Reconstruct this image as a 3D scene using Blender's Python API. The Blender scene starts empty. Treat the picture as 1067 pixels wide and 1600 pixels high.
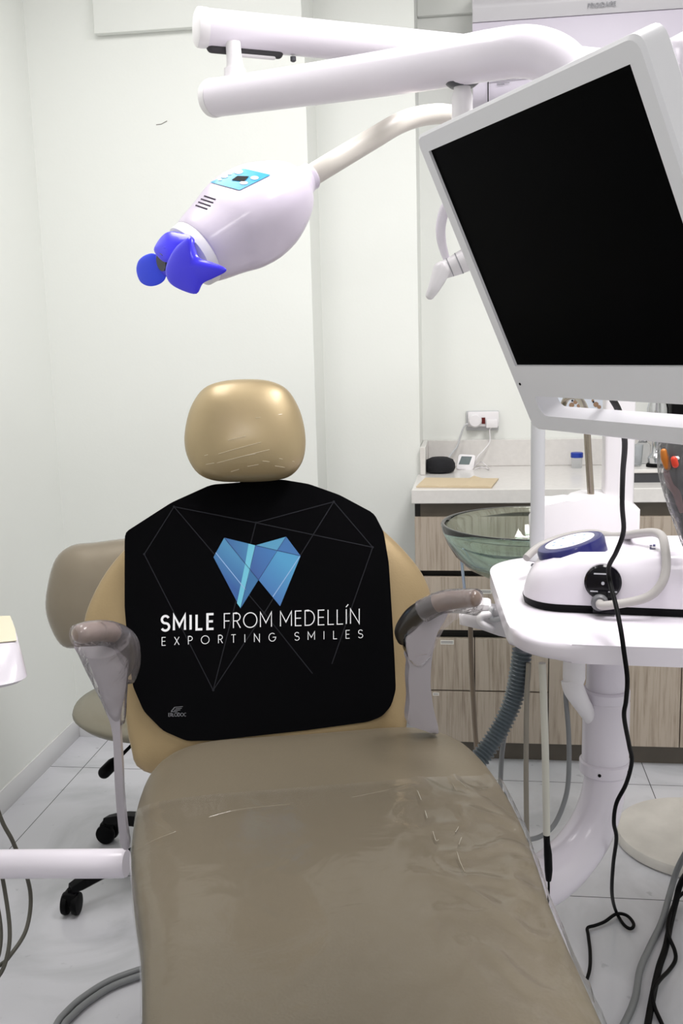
import bpy, bmesh, math
from mathutils import Vector, Matrix, noise
from mathutils.bvhtree import BVHTree

sc = bpy.context.scene
COL = sc.collection
# ------------------------------------------------------------------ camera
FPX, EYE = 1556.0, 1.41
_y = Vector(((740 - 533.5) / FPX, (525 - 800) / FPX, 1)).normalized()
_d = Vector((247 / FPX, 9000 / FPX, 1)); _d = (_d - _y * _d.dot(_y)).normalized()
_z = -_d
_x = _y.cross(_z)
R = Matrix((_x, _y, _z))                       # camera (x right, y down, z ahead) -> world
CAM = Vector((0, 0, EYE))
cd = bpy.data.cameras.new('camera')
cd.sensor_fit = 'VERTICAL'; cd.sensor_height = 36; cd.lens = 36 * FPX / 1600
cd.clip_start = 0.05; cd.clip_end = 50
cam = bpy.data.objects.new('camera', cd); COL.objects.link(cam)
rt, dn, fw = R.col[0], R.col[1], R.col[2]
m = Matrix((rt, -dn, -fw)).transposed().to_4x4(); m.translation = CAM
cam.matrix_world = m
sc.camera = cam
# ------------------------------------------------------------------ world, lights, exposure
w = bpy.data.worlds.new('room_air'); sc.world = w; w.use_nodes = True
w.node_tree.nodes['Background'].inputs[0].default_value = (0.9, 0.93, 1, 1)
w.node_tree.nodes['Background'].inputs[1].default_value = 0.3
sc.view_settings.view_transform = 'Standard'; sc.view_settings.look = 'None'
sc.view_settings.gamma = 1; sc.view_settings.use_curve_mapping = False
sc.view_settings.exposure = 0.13

def area(name, loc, sx, sy, power, color=(1, 1, 1)):
    l = bpy.data.lights.new(name, 'AREA'); l.shape = 'RECTANGLE'; l.size = sx; l.size_y = sy
    l.energy = power; l.color = color
    o = bpy.data.objects.new(name, l); COL.objects.link(o); o.location = loc
    return o
area('ceiling_or_added_light', (0.55, 1.75, 2.84), 0.6, 1.2, 44, (1, 0.98, 0.97))
area('ceiling_or_added_light', (-0.85, 2.0, 2.84), 0.5, 1.0, 13, (1, 0.98, 0.97))  # unseen fill light added for the left side
area('ceiling_or_added_light', (0.2, -0.9, 2.84), 0.6, 1.2, 18, (1, 0.98, 0.97))  # unseen light added behind the camera to brighten faces turned towards it

# ------------------------------------------------------------------ helpers
def lin(c):
    return tuple(((v / 255) / 12.92 if v / 255 <= 0.04045 else ((v / 255 + 0.055) / 1.055) ** 2.4) for v in c)

def ray(px, py):
    return R @ Vector(((px - 533.5) / FPX, (py - 800) / FPX, 1))
def atY(px, py, Y):
    d = ray(px, py); return CAM + d * (Y / d.y)
def atX(px, py, X):
    d = ray(px, py); return CAM + d * (X / d.x)
def atZ(px, py, z):
    d = ray(px, py); return CAM + d * ((z - EYE) / d.z)
def onP(px, py, p0, n):
    d = ray(px, py); return CAM + d * ((p0 - CAM).dot(n) / d.dot(n))
def mpp(Y):                                     # metres per photo pixel at a depth
    return Y / FPX

_mats = {}
def mat(name, rgb, rough=0.5, metal=0.0, spec=0.5, coat=0.0, trans=0.0, ior=1.45, bump=0.0, bscale=50, alpha=1.0, var=0.0, vscale=4, coat_rough=0.05):
    if name in _mats: return _mats[name]
    mt = bpy.data.materials.new(name); mt.use_nodes = True
    nt = mt.node_tree; b = nt.nodes['Principled BSDF']
    c = lin(rgb)
    b.inputs['Base Color'].default_value = (*c, 1)
    b.inputs['Roughness'].default_value = rough
    b.inputs['Metallic'].default_value = metal
    b.inputs['Specular IOR Level'].default_value = spec
    b.inputs['Coat Weight'].default_value = coat
    b.inputs['Coat Roughness'].default_value = coat_rough
    b.inputs['Transmission Weight'].default_value = trans
    b.inputs['IOR'].default_value = ior
    b.inputs['Alpha'].default_value = alpha
    tc = nt.nodes.new('ShaderNodeTexCoord')
    if var > 0:
        n = nt.nodes.new('ShaderNodeTexNoise'); n.inputs['Scale'].default_value = vscale; n.inputs['Detail'].default_value = 5
        nt.links.new(tc.outputs['Object'], n.inputs['Vector'])
        r = nt.nodes.new('ShaderNodeValToRGB')
        r.color_ramp.elements[0].position = 0.3; r.color_ramp.elements[1].position = 0.7
        r.color_ramp.elements[0].color = (*[v * (1 - var) for v in c], 1)
        r.color_ramp.elements[1].color = (*[min(1, v * (1 + var)) for v in c], 1)
        nt.links.new(n.outputs['Fac'], r.inputs[0]); nt.links.new(r.outputs[0], b.inputs['Base Color'])
    if bump > 0:
        n2 = nt.nodes.new('ShaderNodeTexNoise'); n2.inputs['Scale'].default_value = bscale; n2.inputs['Detail'].default_value = 4
        nt.links.new(tc.outputs['Object'], n2.inputs['Vector'])
        bp = nt.nodes.new('ShaderNodeBump'); bp.inputs['Strength'].default_value = bump; bp.inputs['Distance'].default_value = 0.01
        nt.links.new(n2.outputs['Fac'], bp.inputs['Height']); nt.links.new(bp.outputs[0], b.inputs['Normal'])
        if coat > 0: nt.links.new(bp.outputs[0], b.inputs['Coat Normal'])
    _mats[name] = mt
    return mt

def film_mat(name, tint, gloss, haze, bump=0.4, bscale=14, stretch=(1, 1, 1)):
    """thin clear cling film: mostly clear, a wrinkled glossy skin and a little haze"""
    if name in _mats: return _mats[name]
    mt = bpy.data.materials.new(name); mt.use_nodes = True
    nt = mt.node_tree; nt.nodes.remove(nt.nodes['Principled BSDF'])
    out = nt.nodes['Material Output']
    tr = nt.nodes.new('ShaderNodeBsdfTransparent')
    gl = nt.nodes.new('ShaderNodeBsdfGlossy'); gl.inputs['Roughness'].default_value = 0.08
    df = nt.nodes.new('ShaderNodeBsdfDiffuse'); df.inputs['Color'].default_value = (*lin(tint), 1)
    tc = nt.nodes.new('ShaderNodeTexCoord')
    mp = nt.nodes.new('ShaderNodeMapping'); mp.inputs['Scale'].default_value = stretch
    n = nt.nodes.new('ShaderNodeTexNoise'); n.inputs['Scale'].default_value = bscale; n.inputs['Detail'].default_value = 6; n.inputs['Distortion'].default_value = 1.2
    bp = nt.nodes.new('ShaderNodeBump'); bp.inputs['Strength'].default_value = bump; bp.inputs['Distance'].default_value = 0.02
    nt.links.new(tc.outputs['Object'], mp.inputs['Vector']); nt.links.new(mp.outputs[0], n.inputs['Vector'])
    nt.links.new(n.outputs['Fac'], bp.inputs['Height']); nt.links.new(bp.outputs[0], gl.inputs['Normal'])
    m1 = nt.nodes.new('ShaderNodeMixShader'); m1.inputs[0].default_value = haze
    nt.links.new(tr.outputs[0], m1.inputs[1]); nt.links.new(df.outputs[0], m1.inputs[2])
    lw = nt.nodes.new('ShaderNodeLayerWeight'); lw.inputs['Blend'].default_value = gloss
    nt.links.new(bp.outputs[0], lw.inputs['Normal'])
    m2 = nt.nodes.new('ShaderNodeMixShader')
    nt.links.new(lw.outputs['Fresnel'], m2.inputs[0]); nt.links.new(m1.outputs[0], m2.inputs[1]); nt.links.new(gl.outputs[0], m2.inputs[2])
    nt.links.new(m2.outputs[0], out.inputs['Surface'])
    _mats[name] = mt
    return mt

class MB:
    """collects shapes in world coordinates; build() links them as one mesh object"""
    def __init__(s): s.bm = bmesh.new(); s.mi = 0
    def face(s, vs):
        try:
            f = s.bm.faces.new(vs); f.material_index = s.mi; return f
        except ValueError: return None
    def poly(s, pts): return s.face([s.bm.verts.new(p) for p in pts])
    def rings(s, rings, cap=True, closed=True):
        vr = [[s.bm.verts.new(p) for p in r] for r in rings]
        n = len(vr[0])
        for a, b in zip(vr, vr[1:]):
            for i in range(n if closed else n - 1):
                j = (i + 1) % n
                s.face([a[i], a[j], b[j], b[i]])
        if cap:
            s.face(list(reversed(vr[0]))); s.face(vr[-1])
        return vr
    def box(s, lo, hi, bev=0.0, seg=2, M=None):
        x0, y0, z0 = lo; x1, y1, z1 = hi
        c = [(x0, y0, z0), (x1, y0, z0), (x1, y1, z0), (x0, y1, z0), (x0, y0, z1), (x1, y0, z1), (x1, y1, z1), (x0, y1, z1)]
        v = [s.bm.verts.new((M @ Vector(p)) if M else p) for p in c]
        fs = [s.face([v[i] for i in q]) for q in ((3, 2, 1, 0), (4, 5, 6, 7), (0, 1, 5, 4), (1, 2, 6, 5), (2, 3, 7, 6), (3, 0, 4, 7))]
        if bev > 0:
            es = list({e for f in fs for e in f.edges})
            r = bmesh.ops.bevel(s.bm, geom=es, offset=bev, segments=seg, profile=0.5, affect='EDGES')
            for f in r['faces']: f.material_index = s.mi
    def prism(s, pts, off, bev=0.0, seg=2):
        """polygon pts (3D) extruded by vector off"""
        off = Vector(off)
        a = [s.bm.verts.new(p) for p in pts]; b = [s.bm.verts.new(Vector(p) + off) for p in pts]
        n = len(a)
        fs = [s.face(list(reversed(a))), s.face(b)]
        for i in range(n):
            j = (i + 1) % n
            fs.append(s.face([a[i], a[j], b[j], b[i]]))
        if bev > 0:
            es = list({e for f in fs[:2] if f for e in f.edges})
            r = bmesh.ops.bevel(s.bm, geom=es, offset=bev, segments=seg, profile=0.5, affect='EDGES')
            for f in r['faces']: f.material_index = s.mi
    def tube(s, pts, r, seg=16, smooth=0, cap=True, round_end=False, flat=None):
        pts = [Vector(p) for p in pts]
        rr = list(r) if isinstance(r, (list, tuple)) else [r] * len(pts)
        if smooth:
            pts, rr = spline(pts, rr, smooth)
        if round_end:
            pts, rr = _round(pts, rr)
        t = [(pts[min(i + 1, len(pts) - 1)] - pts[max(i - 1, 0)]).normalized() for i in range(len(pts))]
        u = t[0].orthogonal().normalized() if flat is None else (Vector(flat) - t[0] * t[0].dot(Vector(flat))).normalized()
        rings = []
        for p, d, q in zip(pts, t, rr):
            u = (u - d * u.dot(d)).normalized(); v = d.cross(u)
            rings.append([p + (u * math.cos(2 * math.pi * k / seg) + v * math.sin(2 * math.pi * k / seg)) * q for k in range(seg)])
        s.rings(rings, cap)
    def lathe(s, prof, c, ax=(0, 0, 1), seg=40, cap=True):
        """prof: (radius, height) pairs along axis ax from point c"""
        ax = Vector(ax).normalized(); u = ax.orthogonal().normalized(); v = ax.cross(u); c = Vector(c)
        s.rings([[c + ax * h + (u * math.cos(2 * math.pi * k / seg) + v * math.sin(2 * math.pi * k / seg)) * max(q, 1e-5) for k in range(seg)] for q, h in prof], cap)
    def pillow(s, pts, n, front, back, p=4.0, q=2.0, K=9, centre=None):
        """soft cushion: flat closed outline pts, swelling by front along n and by back against it"""
        pts = [Vector(a) for a in pts]; n = Vector(n).normalized()
        c = centre if centre is not None else sum(pts, Vector()) / len(pts)
        rs = []
        ss = [math.sin(math.pi / 2 * (k / K)) for k in range(K + 1)]
        ss[0] = 0.015
        for sgn, th in ((-1, back), (1, front)):
            seq = ss if sgn < 0 else list(reversed(ss[:-1]))
            for f in seq:
                h = th * (1 - f ** p) ** (1 / q)
                rs.append([c + (a - c) * f + n * (sgn * h) for a in pts])
        s.rings(rs)
    def build(s, name, mats, parent=None, smooth=40, kind=None):
        bm = s.bm
        bmesh.ops.remove_doubles(bm, verts=bm.verts, dist=1e-6)
        bmesh.ops.recalc_face_normals(bm, faces=bm.faces)
        lo = Vector((1e9,) * 3); hi = Vector((-1e9,) * 3)
        for v in bm.verts:
            for i in range(3): lo[i] = min(lo[i], v.co[i]); hi[i] = max(hi[i], v.co[i])
        c = (lo + hi) / 2
        if parent is None: c.z = lo.z
        for v in bm.verts: v.co -= c
        if smooth:
            for f in bm.faces: f.smooth = True
            th = math.radians(smooth)
            for e in bm.edges:
                if len(e.link_faces) == 2 and e.calc_face_angle(0) > th: e.smooth = False
        me = bpy.data.meshes.new(name); bm.to_mesh(me); bm.free()
        for k in (mats if isinstance(mats, (list, tuple)) else [mats]): me.materials.append(k)
        o = bpy.data.objects.new(name, me); COL.objects.link(o)
        o['_w'] = c[:]
        if parent is not None:
            o.parent = parent; o.location = c - Vector(parent['_w'])
        else: o.location = c
        if kind: o['kind'] = kind
        return o

def spline(pts, rr, n):
    P, Q = [], []
    L = len(pts)
    for i in range(L - 1):
        p0, p1, p2, p3 = pts[max(i - 1, 0)], pts[i], pts[i + 1], pts[min(i + 2, L - 1)]
        for k in range(n):
            t = k / n
            P.append(0.5 * ((2 * p1) + (p2 - p0) * t + (2 * p0 - 5 * p1 + 4 * p2 - p3) * t * t + (3 * p1 - p0 - 3 * p2 + p3) * t ** 3))
            Q.append(rr[i] * (1 - t) + rr[i + 1] * t)
    P.append(pts[-1]); Q.append(rr[-1])
    return P, Q
def _round(pts, rr):
    d0 = (pts[0] - pts[1]).normalized(); d1 = (pts[-1] - pts[-2]).normalized()
    A, Aq, B, Bq = [], [], [], []
    for k in range(5):
        a = math.pi / 2 * (k / 5)
        A.append(pts[0] + d0 * rr[0] * math.cos(a)); Aq.append(max(rr[0] * math.sin(a), 1e-4))
        B.append(pts[-1] + d1 * rr[-1] * math.sin(math.pi / 2 * (k + 1) / 5)); Bq.append(max(rr[-1] * math.cos(math.pi / 2 * (k + 1) / 5), 1e-4))
    return A + pts + B, Aq + rr + Bq
def smooth_loop(pts, n=6):
    L = len(pts); out = []
    pts = [Vector(p) for p in pts]
    for i in range(L):
        p0, p1, p2, p3 = pts[i - 1], pts[i], pts[(i + 1) % L], pts[(i + 2) % L]
        for k in range(n):
            t = k / n
            out.append(0.5 * ((2 * p1) + (p2 - p0) * t + (2 * p0 - 5 * p1 + 4 * p2 - p3) * t * t + (3 * p1 - p0 - 3 * p2 + p3) * t ** 3))
    return out
def round_poly(pts, rad, n=5):
    """2D/3D polygon with its corners rounded; rad one number or one per corner"""
    pts = [Vector(p) for p in pts]; L = len(pts); out = []
    for i in range(L):
        r = rad[i] if isinstance(rad, (list, tuple)) else rad
        p, a, b = pts[i], pts[i - 1], pts[(i + 1) % L]
        if r <= 0: out.append(p); continue
        ra = min(r, (a - p).length * 0.49); rb = min(r, (b - p).length * 0.49)
        A = p + (a - p).normalized() * ra; B = p + (b - p).normalized() * rb
        for k in range(n + 1):
            t = k / n
            out.append(A * (1 - t) ** 2 + p * 2 * t * (1 - t) + B * t * t)
    return out

def thing(name, label, cat, loc, group=None):
    o = bpy.data.objects.new(name, None); COL.objects.link(o); o.location = loc
    o.empty_display_size = 0.05
    o['_w'] = tuple(loc); return tag(o, label, cat, group)
def tag(o, label, cat, group=None):
    o['label'] = label; o['category'] = cat
    if group: o['group'] = group
    return o

# stroke lettering -----------------------------------------------------------
def arc(cx, cy, rx, ry, a0, a1, n=14):
    return [(cx + rx * math.cos(math.radians(a0 + (a1 - a0) * k / n)), cy + ry * math.sin(math.radians(a0 + (a1 - a0) * k / n))) for k in range(n + 1)]
GLYPH = {
    'S': (0.56, [arc(0.28, 0.745, 0.24, 0.245, 25, 270) + arc(0.28, 0.25, 0.26, 0.25, 90, -155)]),
    'M': (0.88, [[(0.06, 0), (0.06, 1), (0.44, 0.28), (0.82, 1), (0.82, 0)]]),
    'I': (0.16, [[(0.08, 0), (0.08, 1)]]),
    'L': (0.5, [[(0.08, 1), (0.08, 0), (0.48, 0)]]),
    'E': (0.54, [[(0.5, 1), (0.08, 1), (0.08, 0), (0.5, 0)], [(0.08, 0.51), (0.46, 0.51)]]),
    'F': (0.5, [[(0.48, 1), (0.08, 1), (0.08, 0)], [(0.08, 0.5), (0.44, 0.5)]]),
    'R': (0.6, [[(0.08, 0), (0.08, 1), (0.3, 1)] + arc(0.3, 0.74, 0.24, 0.26, 90, -90) + [(0.08, 0.48)], [(0.3, 0.48), (0.56, 0)]]),
    'O': (1.02, [arc(0.51, 0.5, 0.46, 0.5, 0, 360, 32)]),
    'D': (0.78, [[(0.08, 0), (0.08, 1), (0.3, 1)] + arc(0.3, 0.5, 0.42, 0.5, 90, -90, 18) + [(0.08, 0)]]),
    'N': (0.76, [[(0.08, 0), (0.08, 1), (0.68, 0), (0.68, 1)]]),
    'J': (0.16, [[(0.08, 0), (0.08, 1)], [(0.06, 1.14), (0.22, 1.32)]]),      # I with acute accent
    'X': (0.62, [[(0.04, 0), (0.58, 1)], [(0.58, 0), (0.04, 1)]]),
    'P': (0.58, [[(0.08, 0), (0.08, 1), (0.3, 1)] + arc(0.3, 0.73, 0.24, 0.27, 90, -90) + [(0.08, 0.46)]]),
    'T': (0.56, [[(0.02, 1), (0.54, 1)], [(0.28, 1), (0.28, 0)]]),
    'G': (0.9, [arc(0.46, 0.5, 0.4, 0.5, 50, 360, 26) + [(0.5, 0.5)]]),
    'A': (0.7, [[(0.03, 0), (0.35, 1), (0.67, 0)], [(0.15, 0.36), (0.55, 0.36)]]),
    'C': (0.8, [arc(0.46, 0.5, 0.4, 0.5, 50, 310, 24)]),
    ' ': (0.24, []),
}
def lettering(mb, text, P0, P1, cap, weight, gap, mapf, bold=None):
    """strokes of text between photo points P0 and P1 (baseline), cap height in px; mapf lays (px, py) on the surface"""
    xg = lambda i: 0.12 if bold and i < bold[0] else 0.0
    tot = sum(GLYPH[c][0] for c in text) + gap * (len(text) - 1) + sum(xg(i) for i in range(len(text)))
    ux, uy = (P1[0] - P0[0]) / tot, (P1[1] - P0[1]) / tot
    sx = math.hypot(ux, uy)
    x = 0
    for i, c in enumerate(text):
        wd, strokes = GLYPH[c]
        wt = bold[1] if bold and i < bold[0] else weight
        for st in strokes:
            q = [((x + a) * sx, b * cap) for a, b in st]
            closed = len(q) > 3 and math.hypot(q[0][0] - q[-1][0], q[0][1] - q[-1][1]) < 1e-3
            Lp, Rp = [], []
            n = len(q)
            for k in range(n):
                a = q[k - 1] if k else (q[-2] if closed else None); b = q[k + 1] if k < n - 1 else (q[1] if closed else None)
                def nd(u, v):
                    d = (v[0] - u[0], v[1] - u[1]); l = math.hypot(*d) or 1; return (-d[1] / l, d[0] / l)
                n1 = nd(a, q[k]) if a else None; n2 = nd(q[k], b) if b else None
                if n1 and n2:
                    mx, my = n1[0] + n2[0], n1[1] + n2[1]; l2 = mx * mx + my * my
                    f = 2 / max(l2, 0.35)
                    nx, ny = mx * f / 1, my * f / 1
                    nx, ny = nx * 1.0, ny * 1.0
                    nn = (nx, ny)
                else: nn = n1 or n2
                Lp.append((q[k][0] + nn[0] * wt / 2, q[k][1] + nn[1] * wt / 2)); Rp.append((q[k][0] - nn[0] * wt / 2, q[k][1] - nn[1] * wt / 2))
            def M(p):
                return mapf(P0[0] + p[0] * ux / sx, P0[1] + p[0] * uy / sx - p[1])
            A = [mb.bm.verts.new(M(p)) for p in Lp]; B = [mb.bm.verts.new(M(p)) for p in Rp]
            for k in range(n - 1): mb.face([A[k], A[k + 1], B[k + 1], B[k]])
        x += wd + gap + xg(i)

# ------------------------------------------------------------------ materials
WALL = mat('wall_paint', (237, 239, 235), 0.55, bump=0.03, bscale=120)
WALLL = WALL
CEIL = mat('ceiling_paint', (235, 235, 232), 0.7)
WHITE = mat('white_enamel', (232, 226, 236), 0.28, coat=0.3)
WHITE2 = mat('white_plastic', (238, 235, 238), 0.35)
LILAC = mat('lilac_white_plastic', (222, 212, 230), 0.3, coat=0.3)
GREYP = mat('pale_grey_plastic', (196, 197, 200), 0.4)
VINYL = mat('taupe_vinyl', (122, 112, 95), 0.43, metal=0.2, bump=0.05, bscale=260, spec=0.4)
GOLD = mat('gold_beige_vinyl', (168, 146, 110), 0.4, metal=0.4, bump=0.05, bscale=260)
GOLDW = mat('gold_beige_vinyl_wrapped', (172, 153, 118), 0.44, metal=0.5, coat=0.35, bump=0.05, bscale=26, coat_rough=0.2)
STOOLV = mat('brown_taupe_vinyl_wrapped', (136, 124, 106), 0.34, metal=0.3, coat=0.9, bump=0.05, bscale=22)
STOOLS = mat('taupe_seat_vinyl', (128, 123, 108), 0.4)
BLACK = mat('black_plastic', (7, 7, 9), 0.5, spec=0.12)
DARKP = mat('dark_pad', (48, 44, 42), 0.3, coat=0.6)
BROWNP = mat('brown_pad', (134, 114, 104), 0.32, coat=0.8, bump=0.03, bscale=40)
GREYB = mat('lilac_grey_support', (176, 170, 178), 0.35, coat=0.3)
CHROME = mat('chrome', (205, 205, 208), 0.12, metal=1)
STEEL = mat('brushed_steel', (165, 155, 142), 0.25, metal=1)
BIB = mat('black_bib', (4, 4, 6), 0.8, spec=0.06)
PRINTW = mat('white_print', (244, 244, 248), 0.6)
PRINTG = mat('grey_print', (38, 38, 43), 0.7, spec=0.1)
PRINTM = mat('mid_grey_print', (110, 110, 116), 0.6)
SCREEN = mat('black_screen', (2, 2, 3), 0.3, spec=0.015)
CREAM = mat('cream_paper', (236, 229, 204), 0.8)
KRAFT = mat('kraft_napkin', (208, 190, 160), 0.85, bump=0.1, bscale=90)
STONE = mat('white_quartz', (224, 221, 218), 0.22, var=0.03, vscale=60)
DARKW = mat('dark_taupe_board', (104, 97, 88), 0.5, var=0.1, vscale=10)
GAP = mat('shadow_gap_black', (34, 32, 30), 0.6)
NAVY = mat('navy_ring', (30, 31, 98), 0.3, coat=0.3)
BLUE = mat('blue_mouthpiece', (66, 56, 250), 0.3, coat=0.3)
BLUE2 = mat('brighter_blue_lobe', (44, 72, 250), 0.3, coat=0.2)
CYANP = mat('cyan_panel', (60, 170, 225), 0.3)
HOSEG = mat('grey_hose', (128, 130, 132), 0.4)
HOSEB = mat('taupe_hose', (150, 144, 132), 0.4)
HOSEW = mat('cream_hose', (205, 203, 192), 0.4)
HOSED = mat('dark_olive_hose', (84, 82, 74), 0.45)
CORR = mat('slate_corrugated', (88, 98, 104), 0.35, coat=0.3)
NECK = mat('ivory_neck', (222, 216, 208), 0.4)
MARBLE = mat('pale_marble', (206, 202, 196), 0.3, var=0.12, vscale=9)
BLUECAP = mat('blue_cap', (32, 60, 160), 0.4)
RED = mat('red_plastic', (220, 62, 40), 0.4)
ORANGE = mat('orange_brown_plastic', (190, 112, 34), 0.4)
DISPLAY = mat('grey_green_display', (92, 106, 108), 0.3)
LABELP = mat('label_paper', (226, 222, 216), 0.6)
FILM = film_mat('cling_film', (225, 215, 222), 0.18, 0.14, 0.5, 30)
FILM2 = film_mat('cling_film_loose', (215, 210, 214), 0.25, 0.1, 0.8, 40)
SEATFILM = film_mat('seat_cling_film', (190, 186, 176), 0.2, 0.04, 0.12, 9)

def wood():
    mt = bpy.data.materials.new('grey_oak_laminate'); mt.use_nodes = True
    nt = mt.node_tree; b = nt.nodes['Principled BSDF']; b.inputs['Roughness'].default_value = 0.45
    g = nt.nodes.new('ShaderNodeNewGeometry')
    mp = nt.nodes.new('ShaderNodeMapping'); mp.inputs['Scale'].default_value = (46, 46, 2.0)
    n = nt.nodes.new('ShaderNodeTexNoise'); n.inputs['Scale'].default_value = 2.2; n.inputs['Detail'].default_value = 9; n.inputs['Roughness'].default_value = 0.62; n.inputs['Distortion'].default_value = 0.3
    r = nt.nodes.new('ShaderNodeValToRGB')
    e = r.color_ramp.elements
    e[0].position = 0.3; e[0].color = (*lin((138, 124, 110)), 1)
    e[1].position = 0.55; e[1].color = (*lin((182, 169, 155)), 1)
    k = e.new(0.44); k.color = (*lin((168, 154, 139)), 1)
    nt.links.new(g.outputs['Position'], mp.inputs[0]); nt.links.new(mp.outputs[0], n.inputs['Vector'])
    nt.links.new(n.outputs['Fac'], r.inputs[0]); nt.links.new(r.outputs[0], b.inputs['Base Color'])
    return mt
WOOD = wood()

def tiles():
    mt = bpy.data.materials.new('white_floor_tiles'); mt.use_nodes = True
    nt = mt.node_tree; b = nt.nodes['Principled BSDF']; b.inputs['Roughness'].default_value = 0.2
    g = nt.nodes.new('ShaderNodeNewGeometry')
    sep = nt.nodes.new('ShaderNodeSeparateXYZ'); nt.links.new(g.outputs['Position'], sep.inputs[0])
    def math_(op, a, b_=None):
        n = nt.nodes.new('ShaderNodeMath'); n.operation = op
        for i, v in enumerate((a, b_)):
            if v is None: continue
            if isinstance(v, (int, float)): n.inputs[i].default_value = v
            else: nt.links.new(v, n.inputs[i])
        return n.outputs[0]
    def near(coord, off, pitch, half):
        t = math_('FRACT', math_('ADD', math_('DIVIDE', math_('SUBTRACT', coord, off), pitch), 100.5))
        return math_('LESS_THAN', math_('ABSOLUTE', math_('SUBTRACT', t, 0.5)), half / pitch)
    lx = near(sep.outputs[0], 0.546, 0.623, 0.0014)
    ly = near(sep.outputs[1], 3.045, 0.664, 0.0016)
    inner = math_('GREATER_THAN', sep.outputs[0], -1.44)
    ln = math_('MULTIPLY', math_('MAXIMUM', lx, ly), inner)
    n = nt.nodes.new('ShaderNodeTexNoise'); n.inputs['Scale'].default_value = 2.2; n.inputs['Detail'].default_value = 8; n.inputs['Distortion'].default_value = 2.5
    nt.links.new(g.outputs['Position'], n.inputs['Vector'])
    r = nt.nodes.new('ShaderNodeValToRGB'); e = r.color_ramp.elements
    e[0].position = 0.34; e[0].color = (*lin((186, 187, 192)), 1); e[1].position = 0.55; e[1].color = (*lin((206, 206, 212)), 1)
    nt.links.new(n.outputs['Fac'], r.inputs[0])
    # drips and scuffs
    v = nt.nodes.new('ShaderNodeTexNoise'); v.inputs['Scale'].default_value = 26; v.inputs['Detail'].default_value = 2
    nt.links.new(g.outputs['Position'], v.inputs['Vector'])
    r2 = nt.nodes.new('ShaderNodeValToRGB'); e2 = r2.color_ramp.elements
    e2[0].position = 0.24; e2[0].color = (0.74, 0.74, 0.75, 1); e2[1].position = 0.31; e2[1].color = (1, 1, 1, 1)
    nt.links.new(v.outputs['Fac'], r2.inputs[0])
    mm = nt.nodes.new('ShaderNodeMix'); mm.data_type = 'RGBA'; mm.blend_type = 'MULTIPLY'; mm.inputs[0].default_value = 0.8
    nt.links.new(r.outputs[0], mm.inputs[6]); nt.links.new(r2.outputs[0], mm.inputs[7])
    mx = nt.nodes.new('ShaderNodeMix'); mx.data_type = 'RGBA'
    nt.links.new(ln, mx.inputs[0]); nt.links.new(mm.outputs[2], mx.inputs[6]); mx.inputs[7].default_value = (*lin((92, 92, 94)), 1)
    nt.links.new(mx.outputs[2], b.inputs['Base Color'])
    return mt
TILES = tiles()

def glass():
    mt = bpy.data.materials.new('green_glass'); mt.use_nodes = True
    nt = mt.node_tree; b = nt.nodes['Principled BSDF']
    b.inputs['Transmission Weight'].default_value = 1; b.inputs['Roughness'].default_value = 0.01; b.inputs['IOR'].default_value = 1.5
    b.inputs['Base Color'].default_value = (0.93, 0.99, 0.96, 1)
    va = nt.nodes.new('ShaderNodeVolumeAbsorption'); va.inputs['Color'].default_value = (*lin((60, 185, 155)), 1); va.inputs['Density'].default_value = 17
    nt.links.new(va.outputs[0], nt.nodes['Material Output'].inputs['Volume'])
    return mt
GLASS = glass()
CLEAR = mat('clear_plastic', (235, 238, 240), 0.15, trans=0.85, ior=1.2)

# ================================================================== SETTING
XL, XR, YB, YF, ZC = -1.446, 2.3, 3.31, -2.4, 2.9
YC, YN = 3.52, 3.74
XE = atY(478, 164, YB).x
XC = atY(652, 400, YC).x
def struct(name, lo, hi, mt, bev=0):
    b = MB(); b.box(lo, hi, bev); return b.build(name, mt, kind='structure')
struct('floor', (XL - 0.1, YF - 0.1, -0.1), (XR + 0.1, YN + 0.2, 0), TILES)
struct('ceiling', (XL - 0.1, YF - 0.1, ZC), (XR + 0.1, YN + 0.2, ZC + 0.1), CEIL)
struct('wall_left', (XL - 0.1, YF - 0.1, 0), (XL, YB, ZC), WALL)
struct('wall_right', (XR, YF - 0.1, 0), (XR + 0.1, YN + 0.2, ZC), WALL)
struct('wall_front', (XL, YF - 0.1, 0), (XR, YF, ZC), WALL)
SCUFF = mat('wall_scuff_mark', (120, 118, 112), 0.8)
b = MB(); b.box((XL - 0.1, YB, 0), (XE, YN + 0.2, ZC))
b.mi = 1
for p in (((244, 195), (252, 194), (261, 189)),):
    b.tube([atY(x, y, YB - 0.0004) for x, y in p], 0.0011, 6)
b.build('wall_back', [WALL, SCUFF], kind='structure')
struct('wall_column', (XE, YC, 0), (XC, YN + 0.2, ZC), WALL)
struct('wall_alcove', (XC, YN, 0), (XR, YN + 0.2, ZC), WALL)
BASEB = mat('skirting_tile', (226, 226, 227), 0.25)
struct('baseboard_left', (XL, YF, 0), (XL + 0.006, YB, 0.076), BASEB, 0.001)
struct('baseboard_back', (XL + 0.006, YB - 0.006, 0), (XE, YB, 0.076), BASEB, 0.001)
zs = atY(147, 53, YB - 0.03).z
struct('trim_1', (atY(147, 53, YB - 0.03).x, YB - 0.03, zs), (XE, YB, ZC), WALL, 0.004)
zs2 = atY(690, 23, YN - 0.02).z
struct('trim_2', (XC, YN - 0.02, zs2), (XR, YN, ZC), WALL, 0.003)

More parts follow.
